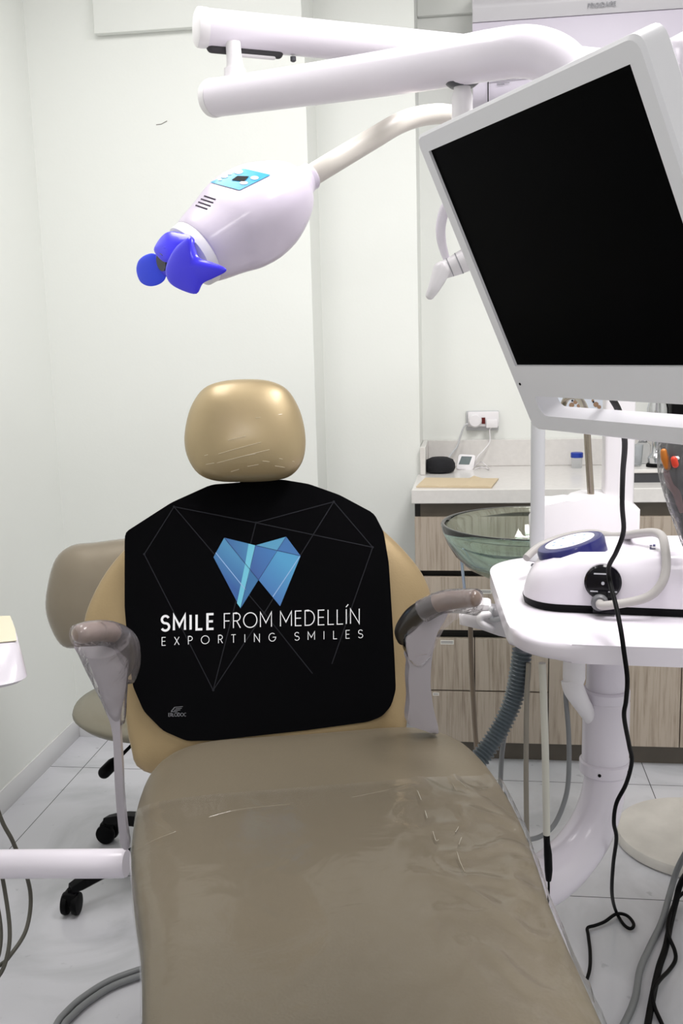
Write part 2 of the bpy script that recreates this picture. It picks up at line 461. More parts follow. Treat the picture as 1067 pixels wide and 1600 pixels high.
# ================================================================== CABINETS, WORKTOP
ZT = 0.931
YCF = atZ(700, 765, ZT).y                      # worktop front edge
xl = atZ(643, 765, ZT).x
zb = atY(700, 787, YCF).z
XCR = 1.6
b = MB(); b.prism([(xl, YCF, ZT), (XCR, YCF, ZT), (XCR, YN, ZT), (XC, YN, ZT), (XC, YC - 0.001, ZT), (xl, YC - 0.001, ZT)], (0, 0, zb - ZT), 0.002, 1)
tag(b.build('worktop', STONE), 'white stone worktop running along the alcove above the oak drawers', 'worktop')
zbs = atY(760, 687, YN - 0.02).z
b = MB(); b.box((XC + 0.02, YN - 0.02, ZT), (XCR, YN, zbs), 0.002, 1); tag(b.build('backsplash', STONE), 'low white stone upstand along the alcove wall behind the worktop', 'backsplash')
b = MB(); b.box((XC + 0.001, YC - 0.03, ZT), (XC + 0.02, YN, zbs), 0.002, 1); tag(b.build('side_splash', STONE), 'short white stone upstand at the left end of the worktop, against the column', 'backsplash')

YD = YCF + 0.02                                # drawer fronts
def dz(y): return atY(750, y, YD).z
xa = atY(649, 900, YD).x; xb = atY(741, 900, YD).x; xc = atY(857, 1050, YD).x; xd = atY(1065, 1050, YD).x
zk = dz(1160)
cab = thing('drawer_cabinet', 'grey oak drawer cabinet under the worktop beside the white column, partly behind the glass bowl', 'cabinet', ((xa + xc) / 2, YD + 0.25, 0))
b = MB()
b.box((xa, YD + 0.062, zk), (xc, YN - 0.02, zk + 0.018)); b.box((xa, YD + 0.02, zk), (xa + 0.018, YN - 0.02, zb - 0.001)); b.box((xc - 0.009, YD + 0.02, zk), (xc, YN - 0.02, zb - 0.001))
b.box((xa, YD + 0.03, zk), (xc, YD + 0.035, zb - 0.06))
b.build('carcass', GAP, cab)
b = MB(); b.box((xa + 0.018, YD + 0.018, dz(808)), (xc - 0.0095, YD + 0.028, zb - 0.001)); b.build('rail', DARKW, cab)
b = MB(); b.box((xa, YD + 0.045, 0.0), (xc, YD + 0.06, zk)); b.build('kick_board', DARKW, cab)
rows = [(808, 892), (902, 985), (998, 1079), (1081, 1160)]
for i, (y0, y1) in enumerate(rows):
    spans = [(xa, xc)] if i < 2 else [(xa, xb - 0.0015), (xb + 0.0015, xc - 0.0015)]
    if i < 2: spans = [(xa, xc - 0.0015)]
    for s0, s1 in spans:
        b = MB(); b.box((s0, YD, dz(y1)), (s1, YD + 0.018, dz(y0)), 0.0008, 1); d = b.build('drawer', WOOD, cab)
        for (lx0, lx1, ly0, ly1, rr) in ((745, 768, 921, 928, 1), (688, 709, 1000, 1007, 2), (676, 686, 1082, 1087, 3)):
            if rr == i and atY(lx0 + 2, ly0, YD).x > s0 and atY(lx1 - 2, ly0, YD).x < s1:
                c0 = atY(lx0, ly0, YD - 0.0005); c1 = atY(lx1, ly1, YD - 0.0005)
                b = MB(); b.box((c0.x, YD - 0.0008, c1.z), (c1.x, YD, c0.z))
                b.mi = 1; h = (c0.z - c1.z)
                for t in (0.3, 0.6):
                    b.box((c0.x + 0.002, YD - 0.0012, c1.z + h * t), (c1.x - 0.003, YD - 0.0009, c1.z + h * (t + 0.12)))
                b.build('label_sticker', [LABELP, PRINTM], d)
cab2 = thing('base_cabinet', 'grey oak cabinet with tall doors under the worktop, behind the white column pipe', 'cabinet', ((xc + XCR) / 2, YD + 0.25, 0))
b = MB(); b.box((xc + 0.001, YD + 0.02, zk), (XCR, YN - 0.02, zb - 0.06)); b.box((XCR - 0.018, YD + 0.02, zb - 0.06), (XCR, YN - 0.02, zb - 0.001)); b.build('carcass', GAP, cab2)
b = MB(); b.box((xc + 0.001, YD + 0.018, dz(808)), (XCR - 0.019, YD + 0.028, zb - 0.001)); b.build('rail', DARKW, cab2)
b = MB(); b.box((xc + 0.0005, YD + 0.045, 0), (XCR, YD + 0.06, zk)); b.build('kick_board', DARKW, cab2)
wdo = xd - xc
for k in range(3):
    b = MB(); b.box((xc + k * wdo + 0.0015, YD, dz(1160)), (min(xc + (k + 1) * wdo, XCR) - 0.0015, YD + 0.018, dz(808)), 0.0008, 1); b.build('door', WOOD, cab2)

# ---- things on the worktop
def onT(px, py, dz_=0): return atZ(px, py, ZT + dz_)
# napkins
c = [onT(650, 762), onT(768, 763), onT(779, 749), onT(664, 748)]
b = MB(); N = 18; th = 0.002
def nap(u, v):
    p = c[0].lerp(c[1], u).lerp(c[3].lerp(c[2], u), v)
    hgt = 0.004 + 0.004 * abs(math.sin(u * 9)) * (1 - v) + (0.01 * max(0, 1 - abs(u - 0.68) / 0.07) * (0.4 + 0.6 * v))
    return Vector((p.x, p.y, ZT + hgt))
top = [[nap(u / N, v / 6) for u in range(N + 1)] for v in range(7)]
loop = lambda k, d: None
g = [[b.bm.verts.new(p) for p in r] for r in top]; g2 = [[b.bm.verts.new((p.x, p.y, ZT + 0.0006)) for p in r] for r in top]
for i in range(6):
    for j in range(N):
        b.face([g[i][j], g[i][j + 1], g[i + 1][j + 1], g[i + 1][j]]); b.face([g2[i][j], g2[i + 1][j], g2[i + 1][j + 1], g2[i][j + 1]])
for j in range(N):
    b.face([g2[0][j], g2[0][j + 1], g[0][j + 1], g[0][j]]); b.face([g2[6][j], g[6][j], g[6][j + 1], g2[6][j + 1]])
for i in range(6):
    b.face([g2[i][0], g[i][0], g[i + 1][0], g2[i + 1][0]]); b.face([g2[i][N], g2[i + 1][N], g[i + 1][N], g[i][N]])
tag(b.build('paper_napkin', KRAFT), 'folded brown paper napkin lying flat on the front of the white worktop', 'napkin')
# smart speaker
s0 = onT(687, 738); s0.z = ZT
b = MB(); b.lathe([(0.03, 0.0), (0.05, 0.004), (0.056, 0.016), (0.055, 0.032), (0.048, 0.046), (0.03, 0.054), (0.001, 0.056)], s0)
tag(b.build('smart_speaker', mat('charcoal_fabric', (30, 30, 34), 0.9, bump=0.3, bscale=400)), 'small round charcoal fabric speaker in the corner of the worktop', 'speaker')
# weather display
s1 = onT(727, 734); Y1 = s1.y
dm = thing('weather_display', 'small white square display with grey screen beside the dark speaker', 'display', (s1.x, Y1, ZT))
def wd(px, py, off=0): p = onP(px, py, Vector((s1.x, Y1, ZT)), Vector((0, -1, 0.45)).normalized()); return p - Vector((0, -1, 0.45)).normalized() * off
fr = round_poly([wd(713, 733), wd(739, 734.5), wd(743, 711), wd(717, 709.5)], 0.008)
b = MB(); b.prism(fr, -Vector((0, -1, 0.45)).normalized() * 0.018, 0.002); b.build('case', WHITE2, dm)
b = MB(); b.prism([wd(716.5, 725.5, -0.0008), wd(733, 726, -0.0008), wd(737.5, 713.5, -0.0008), wd(721, 713, -0.0008)], -Vector((0, -1, 0.45)).normalized() * 0.001); b.build('screen', DISPLAY, dm)
b = MB(); b.prism([(s1.x - 0.012, Y1 + 0.008, ZT), (s1.x + 0.012, Y1 + 0.008, ZT), (s1.x + 0.012, Y1 + 0.04, ZT), (s1.x - 0.012, Y1 + 0.04, ZT)], (0, 0, 0.012)); b.build('foot', WHITE2, dm)
# outlet
po = thing('power_outlet', 'white double power outlet on the alcove wall above the worktop', 'outlet', atY(754, 657, YN))
c0, c1 = atY(728, 642, YN), atY(779, 672, YN)
b = MB(); b.box((c0.x, YN - 0.012, c1.z), (c1.x, YN, c0.z), 0.003); b.build('plate', GREYP, po)
c0, c1 = atY(731, 643, YN), atY(779, 665, YN)
b = MB(); b.box((c0.x, YN - 0.03, c1.z), (c1.x, YN - 0.012, c0.z), 0.003); b.build('adapter_body', WHITE2, po)
c0, c1 = atY(752.5, 652.5, YN - 0.03), atY(758, 662, YN - 0.03)
b = MB(); b.box((c0.x, YN - 0.033, c1.z), (c1.x, YN - 0.03, c0.z)); b.build('switch', mat('dark_red_switch', (96, 20, 20), 0.4), po)
pr = atY(742, 657, YN - 0.03)
pl = thing('round_plug', 'round white plug in the outlet, cord running to the speaker', 'plug', pr)
b = MB(); b.lathe([(0.025, 0), (0.025, 0.016), (0.02, 0.022), (0.001, 0.023)], pr, (0, -1, 0)); b.build('plug_body', WHITE2, pl)
b = MB(); b.tube([pr + Vector((-0.022, -0.01, -0.012)), atY(726, 665, YN - 0.04), atY(719, 682, YN - 0.04), atY(714, 698, YN - 0.05), atY(703, 712, YN - 0.07), Vector((s0.x + 0.02, s0.y + 0.05, ZT + 0.02))], 0.0035, 8, 6); b.build('cord', GREYP, pl)
pr = atY(768, 661, YN - 0.03)
pl = thing('charger_plug', 'square white charger in the outlet, thin cord running to the display', 'plug', pr)
b = MB(); b.box(pr + Vector((-0.02, -0.022, -0.016)), pr + Vector((0.022, 0, 0.014)), 0.003); b.build('plug_body', WHITE2, pl)
b = MB(); b.tube([pr + Vector((-0.002, -0.015, -0.016)), atY(765, 672, YN - 0.04), atY(765, 690, YN - 0.04), atY(756, 703, YN - 0.06), atY(746, 714, YN - 0.1), Vector((s1.x + 0.03, Y1 + 0.03, ZT + 0.006))], 0.0022, 8, 6)
b.tube([Vector((s1.x + 0.03, Y1 + 0.035, ZT + 0.004)), onT(750, 722, 0.02), onT(757, 725, 0.03), onT(764, 733, 0.004), onT(752, 730, 0.004), onT(742, 733, 0.004)], 0.0018, 8, 6)
b.build('cord', WHITE2, pl)
# specimen jar
s2 = onT(901, 731)
jr = thing('specimen_jar', 'small clear specimen jar with a blue screw cap on the worktop', 'jar', (s2.x, s2.y, ZT))
b = MB(); b.lathe([(0.017, 0), (0.019, 0.003), (0.0195, 0.037), (0.0175, 0.04)], (s2.x, s2.y, ZT)); b.build('jar_body', CLEAR, jr)
b = MB(); b.lathe([(0.0215, 0.038), (0.022, 0.04), (0.022, 0.054), (0.02, 0.056)], (s2.x, s2.y, ZT)); b.build('cap', BLUECAP, jr)
# patterned card seen through the monitor handle
c0, c1 = atY(862, 616, YN - 0.001), atY(941, 643, YN - 0.001)
b = MB(); b.box((c0.x, YN - 0.003, c1.z), (c1.x, YN, c0.z))
b.mi = 1
for x, y, r in ((893, 633, 4), (899, 628, 3.4), (904, 634, 3), (911, 640, 3), (931, 632, 4), (926, 626, 2), (872, 636, 3), (936, 636, 3)):
    p = atY(x, y, YN - 0.004); b.lathe([(r * mpp(YN), 0), (r * mpp(YN), 0.0006)], p, (0, -1, 0.0), 10)
b.mi = 2
for x, y, r in ((894, 626, 1.6), (927, 628, 1.5), (915, 634, 1.4)):
    p = atY(x, y, YN - 0.0045); b.lathe([(r * mpp(YN), 0), (r * mpp(YN), 0.0006)], p, (0, -1, 0.0), 10)
tag(b.build('wall_sticker', [mat('pale_blue_paper', (214, 220, 232), 0.6), mat('brown_print', (150, 120, 96), 0.6), PRINTG]), 'pale sticker with brown spots on the alcove wall behind the tap spout', 'sticker')
# raised shelf with chrome tap and glass
Ysh = 3.27
c0 = onT(984, 752); xs0 = atY(975, 752, Ysh).x
zsh = atY(1010, 739, Ysh).z; zst = zsh + 0.012
sh = thing('raised_shelf', 'low dark shelf box with a white top on the right end of the worktop', 'shelf', (xs0 + 0.35, Ysh + 0.15, ZT))
b = MB(); b.box((xs0, Ysh, ZT), (xs0 + 0.7, Ysh + 0.34, zsh)); b.build('box', mat('dark_slate_board', (62, 62, 66), 0.4), sh)
b = MB(); b.box((xs0 - 0.005, Ysh - 0.005, zsh), (xs0 + 0.7, Ysh + 0.34, zst), 0.002, 1); b.build('top_board', STONE, sh)
p = atZ(1025, 729, zst); p.z = zst
tp = thing('basin_tap', 'chrome tap with flared spout standing on the raised shelf', 'tap', p)
b = MB(); b.lathe([(0.032, 0), (0.032, 0.008), (0.028, 0.012)], p); b.build('ring', BLACK, tp)
b = MB(); b.lathe([(0.026, 0.01), (0.028, 0.03), (0.016, 0.045), (0.014, 0.07), (0.019, 0.1), (0.026, 0.13), (0.034, 0.16), (0.033, 0.19), (0.022, 0.235), (0.018, 0.3), (0.0165, 0.33)], p); b.build('spout', CHROME, tp)
p = atZ(1008, 727, zst); p.z = zst; p.y += 0.06
tg = thing('soap_bottle', 'clear glass bottle with a chrome pump beside the tap on the raised shelf', 'bottle', p)
b = MB(); b.lathe([(0.024, 0), (0.026, 0.004), (0.026, 0.06), (0.012, 0.075)], p); b.build('bottle_body', CLEAR, tg)
b = MB(); b.lathe([(0.013, 0.07), (0.013, 0.09), (0.006, 0.092), (0.006, 0.11)], p); b.build('pump', CHROME, tg)
p = atZ(993, 729, zst); p.z = zst; p.y += 0.02
b = MB(); b.lathe([(0.018, 0.0), (0.022, 0.003), (0.026, 0.07), (0.0245, 0.07), (0.02, 0.006), (0.0005, 0.006)], p); tag(b.build('drinking_glass', CLEAR), 'clear drinking glass beside the white column on the raised shelf', 'glass')
bx = atY(1049, 640, Ysh + 0.16).x
ap = thing('black_appliance', 'black boxy appliance on the raised shelf at the right edge', 'appliance', (bx + 0.14, Ysh + 0.24, zst))
b = MB(); b.box((bx, Ysh + 0.16, zst), (bx + 0.28, Ysh + 0.33, zst + 0.33), 0.006); b.build('body', BLACK, ap)
b = MB(); b.box((bx + 0.03, Ysh + 0.155, zst + 0.2), (bx + 0.25, Ysh + 0.16, zst + 0.3), 0.002); b.build('front_panel', SCREEN, ap)

# ================================================================== AIR CONDITIONER
YA = YN - 0.23
xA = atY(738, 60, YA).x; zl = atY(738, 36, YA).z
ac = thing('air_conditioner', 'white wall mounted air conditioner high on the alcove wall', 'air conditioner', (xA + 0.45, YN, zl - 0.25))
b = MB(); b.prism(round_poly([(xA, YA + 0.005, zl + 0.003), (xA, YA - 0.005, zl + 0.05), (xA, YA + 0.03, zl + 0.12), (xA, YN, zl + 0.14), (xA, YN, zl + 0.003)], [0, 0.01, 0.03, 0, 0]), (0.95, 0, 0), 0.004); b.build('top_cover', mat('ac_grey_white', (204, 202, 207), 0.4), ac)
b = MB(); b.prism(round_poly([(xA, YA, zl), (xA, YN, zl), (xA, YN, zl - 0.27), (xA, YA + 0.1, zl - 0.27), (xA, YA + 0.01, zl - 0.23)], [0.004, 0, 0, 0.04, 0.03]), (0.95, 0, 0), 0.004); b.build('front_panel', mat('ac_lilac_white', (212, 205, 220), 0.4), ac)
b = MB(); b.box((xA + 0.05, YA + 0.03, zl - 0.262), (xA + 0.9, YA + 0.09, zl - 0.255)); b.build('louver', GREYP, ac)
def mA(px, py): return atY(px, py, YA - 0.0045)
b = MB()
for (p, q, t) in (((762.5, 127), (762.5, 165), 0.0018), ((762.5, 127), (830, 120), 0.0018)):
    b.tube([atY(*p, YA - 0.001), atY(*q, YA - 0.001)], t, 6)
b.mi = 1
for k, (xx0, xx1) in enumerate(((776, 796), (776, 788))): b.tube([atY(xx0, 130.5 - k * 0 + k * 2.2, YA - 0.0005), atY(xx1, 129 + k * 2.2, YA - 0.0005)], 0.0009, 6)
b.build('sticker', [BLACK, PRINTM], ac)
b = MB(); lettering(b, 'FRIGIDAIRE', (918.5, 12), (962.5, 8.5), 6, 1.5, 0.14, lambda x, y: atY(x, y, YA - 0.006)); b.build('brand_plate', mat('grey_letters', (150, 150, 156), 0.5), ac)

# ================================================================== DENTAL CHAIR
TH = math.atan2(0.249, 0.968)
CO = Vector((-0.29, 1.66, 0))
ex = Vector((math.cos(TH), math.sin(TH), 0)); ey = Vector((-math.sin(TH), math.cos(TH), 0)); ez = Vector((0, 0, 1))
def L(x, y, z): return CO + ex * x + ey * y + ez * z
ch = thing('dental_chair', 'taupe vinyl dental chair with gold headrest, reclined towards the back wall', 'dental chair', CO + ey * -0.25)
# seat
st = [(0.112, 0.10, 0.650, 0.02), (0.110, 0.150, 0.668, 0.045), (0.096, 0.20, 0.684, 0.07), (0.068, 0.244, 0.694, 0.09), (0.02, 0.275, 0.700, 0.10), (-0.05, 0.293, 0.702, 0.105), (-0.15, 0.300, 0.702, 0.105), (-0.28, 0.297, 0.702, 0.105), (-0.42, 0.281, 0.702, 0.105),
      (-0.55, 0.262, 0.702, 0.10), (-0.75, 0.246, 0.703, 0.10), (-0.95, 0.225, 0.705, 0.095), (-1.1, 0.2, 0.702, 0.085), (-1.18, 0.16, 0.69, 0.06), (-1.21, 0.1, 0.67, 0.02)]
def seatring(y, hw, zt, th, grow=0.0, n=44):
    out = []
    for k in range(n):
        a = 2 * math.pi * k / n; cs, sn = math.cos(a), math.sin(a)
        e = 0.36
        X = math.copysign(abs(cs) ** e, cs) * (hw + grow); Z = math.copysign(abs(sn) ** 0.55, sn)
        cz = zt - th / 2
        dish = 0.012 * (1 - (X / hw) ** 2) if sn > 0 else 0
        out.append(L(X, y, cz + Z * (th / 2 + grow) - dish * 0.5))
    return out
def seat_stations(n=4):
    P, Q = spline([Vector((s[0], s[1], s[2])) for s in st], [s[3] for s in st], n)
    return [(p.x, p.y, p.z, q) for p, q in zip(P, Q)]
b = MB(); b.rings([seatring(*s) for s in seat_stations()]); seat = b.build('seat', VINYL, ch)
# film over the lower seat: top side only
b = MB(); rr = []
NU = 110
for (y, hw, zt, th) in seat_stations(14):
    if -1.12 < y < -0.17:
        row = []
        for k in range(NU + 1):
            u = -1 + 2 * k / NU
            X = u * (hw + 0.0018)
            zz = zt - th / 2 + (max(0, 1 - abs(u) ** 2.78)) ** 0.2 * (th / 2) - 0.006 * (1 - u * u)
            yy = y
            p = Vector((X * 7 + yy * 3, yy * 4.5 - X * 2, 0))
            # folds gather along the right edge, the rest lies almost flat
            wgt = 0.10 + 1.0 * max(0, min(1, (u - 0.25) / 0.45)) + 0.05 * max(0, (-0.8 - u) / 0.2)
            f = 1 - abs(noise.noise(p * 2.2)) * 2.2
            fold = max(0, f - 0.35) ** 1.5
            row.append(L(X + 0.001 * wgt * (1 if u > 0 else -1), yy, zz + 0.0055 + 0.011 * wgt * fold + 0.002 * wgt * abs(noise.noise(p * 5))))
        rr.append(row)
b.rings(rr, cap=False, closed=False); b.build('plastic_cover', SEATFILM, seat, smooth=80)
film = bpy.data.objects['plastic_cover']
fbv = BVHTree.FromPolygons([v.co + Vector(film['_w']) for v in film.data.vertices], [list(p.vertices) for p in film.data.polygons])
def hit(bvh, px, py, lift=0.001):
    r = bvh.ray_cast(CAM, ray(px, py).normalized())
    return (r[0] + r[1] * lift if r[1].dot(ray(px, py)) < 0 else r[0] - r[1] * lift) if r[0] else None
GLINT = mat('seat_film_glint', (158, 150, 134), 0.12, coat=1)  # pale strips: painted glints of the film folds, thinner ones mark its edge
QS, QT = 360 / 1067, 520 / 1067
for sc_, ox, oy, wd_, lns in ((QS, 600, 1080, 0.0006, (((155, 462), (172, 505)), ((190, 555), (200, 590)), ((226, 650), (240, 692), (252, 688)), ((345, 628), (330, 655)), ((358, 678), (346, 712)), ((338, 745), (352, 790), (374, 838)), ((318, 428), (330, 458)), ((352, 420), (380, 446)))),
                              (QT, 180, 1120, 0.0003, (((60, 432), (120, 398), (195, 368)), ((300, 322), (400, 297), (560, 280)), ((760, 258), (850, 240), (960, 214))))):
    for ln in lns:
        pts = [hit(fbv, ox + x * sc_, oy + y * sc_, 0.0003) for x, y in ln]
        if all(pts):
            b = MB(); b.tube(pts, wd_, 6, 4); b.build('film_crease_glint', GLINT, seat)
# pedestal under the seat
b = MB(); b.rings([[L(x * hx, y0 + y * hy, z) for x, y in ((-1, -1), (1, -1), (1, 1), (-1, 1))] for z, hx, hy, y0 in ((0, 0.17, 0.34, -0.3), (0.05, 0.17, 0.34, -0.3), (0.09, 0.11, 0.2, -0.28), (0.5, 0.09, 0.16, -0.25), (0.6, 0.14, 0.3, -0.25), (0.625, 0.14, 0.3, -0.25))]); b.build('pedestal', WHITE, ch)
# backrest plane
TB = math.radians(25)
bn = (-ey * math.cos(TB) + ez * math.sin(TB)).normalized()      # faces the viewer and upward
bp = L(0, 0.10, 0.70)
def bk(px, py, off=0.0): return onP(px, py, bp + bn * off, bn)
out = [(330, 765), (270, 790), (205, 848), (165, 895), (137, 950), (133, 985), (152, 1030), (185, 1075), (196, 1120), (204, 1165), (225, 1205), (330, 1222), (500, 1215), (600, 1200), (630, 1160), (638, 1100), (645, 1040), (665, 985), (674, 940), (664, 905), (640, 870), (600, 830), (540, 785), (470, 762), (400, 755)]
b = MB(); b.pillow(smooth_loop([bk(x, y, -0.03) for x, y in out], 4), bn, 0.03, 0.07, p=5, q=2.2, K=10); b.build('backrest', GOLD, ch, smooth=60)
# headrest
TH2 = math.radians(20)
hn = (-ey * math.cos(TH2) + ez * math.sin(TH2)).normalized()
hc0 = bk(383, 690, 0.0) + bn * 0.045
hout = [(383, 593.5), (420, 596), (448, 609), (466, 636), (475, 665), (477.5, 695), (472, 722), (456, 742), (430, 750), (383, 752.5), (338, 751), (310, 740), (294, 717), (288, 690), (291, 660), (300, 632), (318, 608), (345, 597)]
b = MB(); b.pillow(smooth_loop([onP(x, y, hc0, hn) for x, y in hout], 4), hn, 0.05, 0.055, p=2.5, q=2.0, K=12); hr = b.build('headrest', GOLDW, ch, smooth=80)
b = MB(); q0 = hc0 - hn * 0.04; q1 = bk(383, 800, -0.06)
b.tube([q0, (q0 + q1) / 2 - bn * 0.01, q1], 0.02, 16, 4); b.build('headrest_bar', CHROME, ch)
# film creases on the headrest, their glints painted as pale raised strips
b = MB()
bvh = BVHTree.FromPolygons([hr.matrix_basis @ v.co + Vector(ch['_w']) for v in hr.data.vertices], [list(p.vertices) for p in hr.data.polygons])
def hit(bvh, px, py, lift=0.001):
    r = bvh.ray_cast(CAM, ray(px, py).normalized())
    return (r[0] + r[1] * lift if r[1].dot(ray(px, py)) < 0 else r[0] - r[1] * lift) if r[0] else None
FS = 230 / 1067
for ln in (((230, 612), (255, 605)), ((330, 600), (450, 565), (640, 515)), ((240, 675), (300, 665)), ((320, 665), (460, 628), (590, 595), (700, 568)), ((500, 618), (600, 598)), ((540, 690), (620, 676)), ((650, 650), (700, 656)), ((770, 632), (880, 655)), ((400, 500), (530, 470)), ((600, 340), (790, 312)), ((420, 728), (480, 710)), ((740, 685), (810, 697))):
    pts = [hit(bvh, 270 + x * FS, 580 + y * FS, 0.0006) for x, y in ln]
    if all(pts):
        b = MB(); b.tube(pts, 0.0005, 5, 4); b.build('film_crease_glint', mat('film_glint', (214, 202, 176), 0.12, coat=1), hr)

# armrests -------------------------------------------------------------------
def ap_(px, py, ly): return onP(px, py, L(0, ly, 0.8), ey)
# right
ar = bpy.data.objects.new('armrest', None); COL.objects.link(ar); ar.parent = ch; w0 = ap_(680, 1040, 0.0); ar['_w'] = w0[:]; ar.location = w0 - Vector(ch['_w'])
b = MB(); b.tube([ap_(630, 998, 0.03), ap_(631, 985, 0.02), ap_(646, 964, 0.0), ap_(664, 951, -0.02), ap_(683, 943, -0.03)], [0.012, 0.017, 0.0185, 0.0175, 0.0165], 16, 6, round_end=True); b.build('dark_bend', DARKP, ar)
b = MB(); b.tube([ap_(682, 943, -0.03), ap_(705, 938, -0.05), ap_(725, 936, -0.065), ap_(739, 935, -0.08)], [0.0165, 0.0165, 0.016, 0.0155], 16, 5, round_end=True); b.build('pad', BROWNP, ar)
sup = [(634, 1003), (648, 985), (672, 962), (700, 948), (697, 966), (684, 988), (677, 1015), (673.5, 1045), (673, 1075), (678, 1110), (686, 1147), (664, 1142), (640, 1133), (637, 1125), (640, 1095), (638, 1062), (640, 1030)]
b = MB(); b.prism(smooth_loop([ap_(x, y, -0.005) for x, y in sup], 3), ey * 0.035, 0.004); b.build('support', GREYB, ar)
b = MB(); b.prism(smooth_loop([ap_(x, y, -0.012) for x, y in ((634, 996), (650, 972), (672, 956), (705, 950), (742, 945), (728, 958), (706, 966), (690, 990), (678, 1016), (664, 1040), (648, 1042), (637, 1024))], 3), ey * 0.05, 0.006)
b.tube([ap_(660, 955, -0.02), ap_(690, 941, -0.04), ap_(720, 939, -0.06), ap_(744, 941, -0.085)], [0.021, 0.02, 0.0215, 0.023], 18, 5)
b.build('plastic_wrap', FILM, ar, smooth=80)
# left
al = bpy.data.objects.new('armrest', None); COL.objects.link(al); al.parent = ch; w0 = ap_(165, 1060, -0.04); al['_w'] = w0[:]; al.location = w0 - Vector(ch['_w'])
b = MB(); b.tube([ap_(128, 990, -0.16), ap_(150, 986, -0.13), ap_(176, 988, -0.09)], [0.016, 0.0165, 0.0165], 16, 5, round_end=True); b.build('pad', BROWNP, al)
b = MB(); b.tube([ap_(176, 988, -0.09), ap_(190, 994, -0.06), ap_(199, 1012, -0.04), ap_(200, 1034, -0.02), ap_(192, 1052, -0.02)], [0.0165, 0.0175, 0.017, 0.015, 0.011], 16, 6, round_end=True); b.build('dark_bend', DARKP, al)
sup = [(126, 1003), (165, 1004), (196, 1030), (198, 1055), (194, 1090), (188, 1118), (188, 1150), (191, 1200), (193, 1250), (198, 1300), (202, 1326), (190, 1326), (184, 1285), (179, 1220), (176, 1150), (166, 1112), (152, 1070), (138, 1033)]
b = MB(); b.prism(smooth_loop([ap_(x, y, -0.06) for x, y in sup], 3), ey * 0.03, 0.004); b.build('support', GREYB, al)
b = MB(); b.tube([ap_(118, 994, -0.17), ap_(140, 990, -0.15), ap_(170, 990, -0.1), ap_(196, 1004, -0.06), ap_(201, 1035, -0.04), ap_(196, 1062, -0.035)], [0.017, 0.02, 0.021, 0.021, 0.02, 0.016], 18, 5)
b.tube([ap_(160, 1000, -0.08), ap_(168, 1040, -0.06), ap_(178, 1090, -0.05), ap_(185, 1130, -0.045)], [0.046, 0.036, 0.022, 0.011], 20, 6)
b.build('plastic_wrap', FILM, al, smooth=80)

# ================================================================== BIB
b = MB()
bo = [(196, 832), (268, 786), (330, 758), (385, 754), (440, 750), (482, 757), (530, 774), (584, 803), (599, 832), (607, 880), (612, 960), (616, 1030), (618, 1078), (611, 1103), (596, 1120), (575, 1128), (480, 1141), (335, 1157), (292, 1158), (255, 1142), (225, 1112), (208, 1073), (202, 1030), (195, 950), (195, 846)]
pts = [bk(x, y, 0.0025) for x, y in bo]
b.prism(round_poly(pts, 0.008, 2), bn * 0.004, 0.001, 1)
def bm_(px, py): return bk(px, py, 0.0069)
# faint line drawing
b.mi = 1
Z8 = 460 / 1067
def z8(x, y): return (180 + x * Z8, 740 + y * Z8)
def line(mapf, p, q, wpx):
    d = (q[0] - p[0], q[1] - p[1]); l = math.hypot(*d); nx, ny = -d[1] / l * wpx / 2, d[0] / l * wpx / 2
    b.poly([mapf(p[0] + nx, p[1] + ny), mapf(q[0] + nx, q[1] + ny), mapf(q[0] - nx, q[1] - ny), mapf(p[0] - nx, p[1] - ny)])
for p, q in (((213, 120), (510, 178)), ((510, 178), (792, 102)), ((792, 102), (933, 267)), ((510, 178), (933, 267)), ((213, 120), (105, 292)), ((105, 292), (355, 785)), ((213, 120), (540, 505)), ((540, 505), (715, 725)), ((355, 785), (510, 178)), ((355, 785), (540, 505)), ((540, 505), (792, 102)), ((933, 267), (785, 690))):
    line(bm_, z8(*p), z8(*q), 1.6)
b.mi = 1
for p in ((213, 120), (510, 178), (792, 102), (933, 267), (105, 292), (355, 785), (540, 505)):
    x, y = z8(*p); b.poly([bk(x + 2 * math.cos(k * math.pi / 4), y + 2 * math.sin(k * math.pi / 4), 0.0071) for k in range(8)])
# lettering
b.mi = 2
t_map = lambda x, y: bk(x, y, 0.0073)
lettering(b, 'SMILE FROM MEDELLJN', (252, 985.5), (563, 974), 23, 1.5, 0.13, t_map, bold=(5, 3.6))
lettering(b, 'EXPORTING SMILES', (252, 1008.5), (567, 996.5), 12.5, 1.05, 0.95, t_map)
b.mi = 3
lettering(b, 'ERLODOC', (263, 1119.5), (291, 1119), 5, 0.8, 0.12, t_map)
ZE = 70 / 1067
ze = lambda x, y: (240 + x * ZE, 1080 + y * ZE)
b.mi = 4
for p, q, wd_ in (((415, 485), (500, 385), 1.3), ((490, 385), (695, 365), 0.9), ((520, 420), (670, 405), 0.9), ((485, 455), (635, 448), 1.0), ((415, 485), (570, 492), 1.0)):
    line(lambda x, y: bk(x, y, 0.0075), ze(*p), ze(*q), wd_)
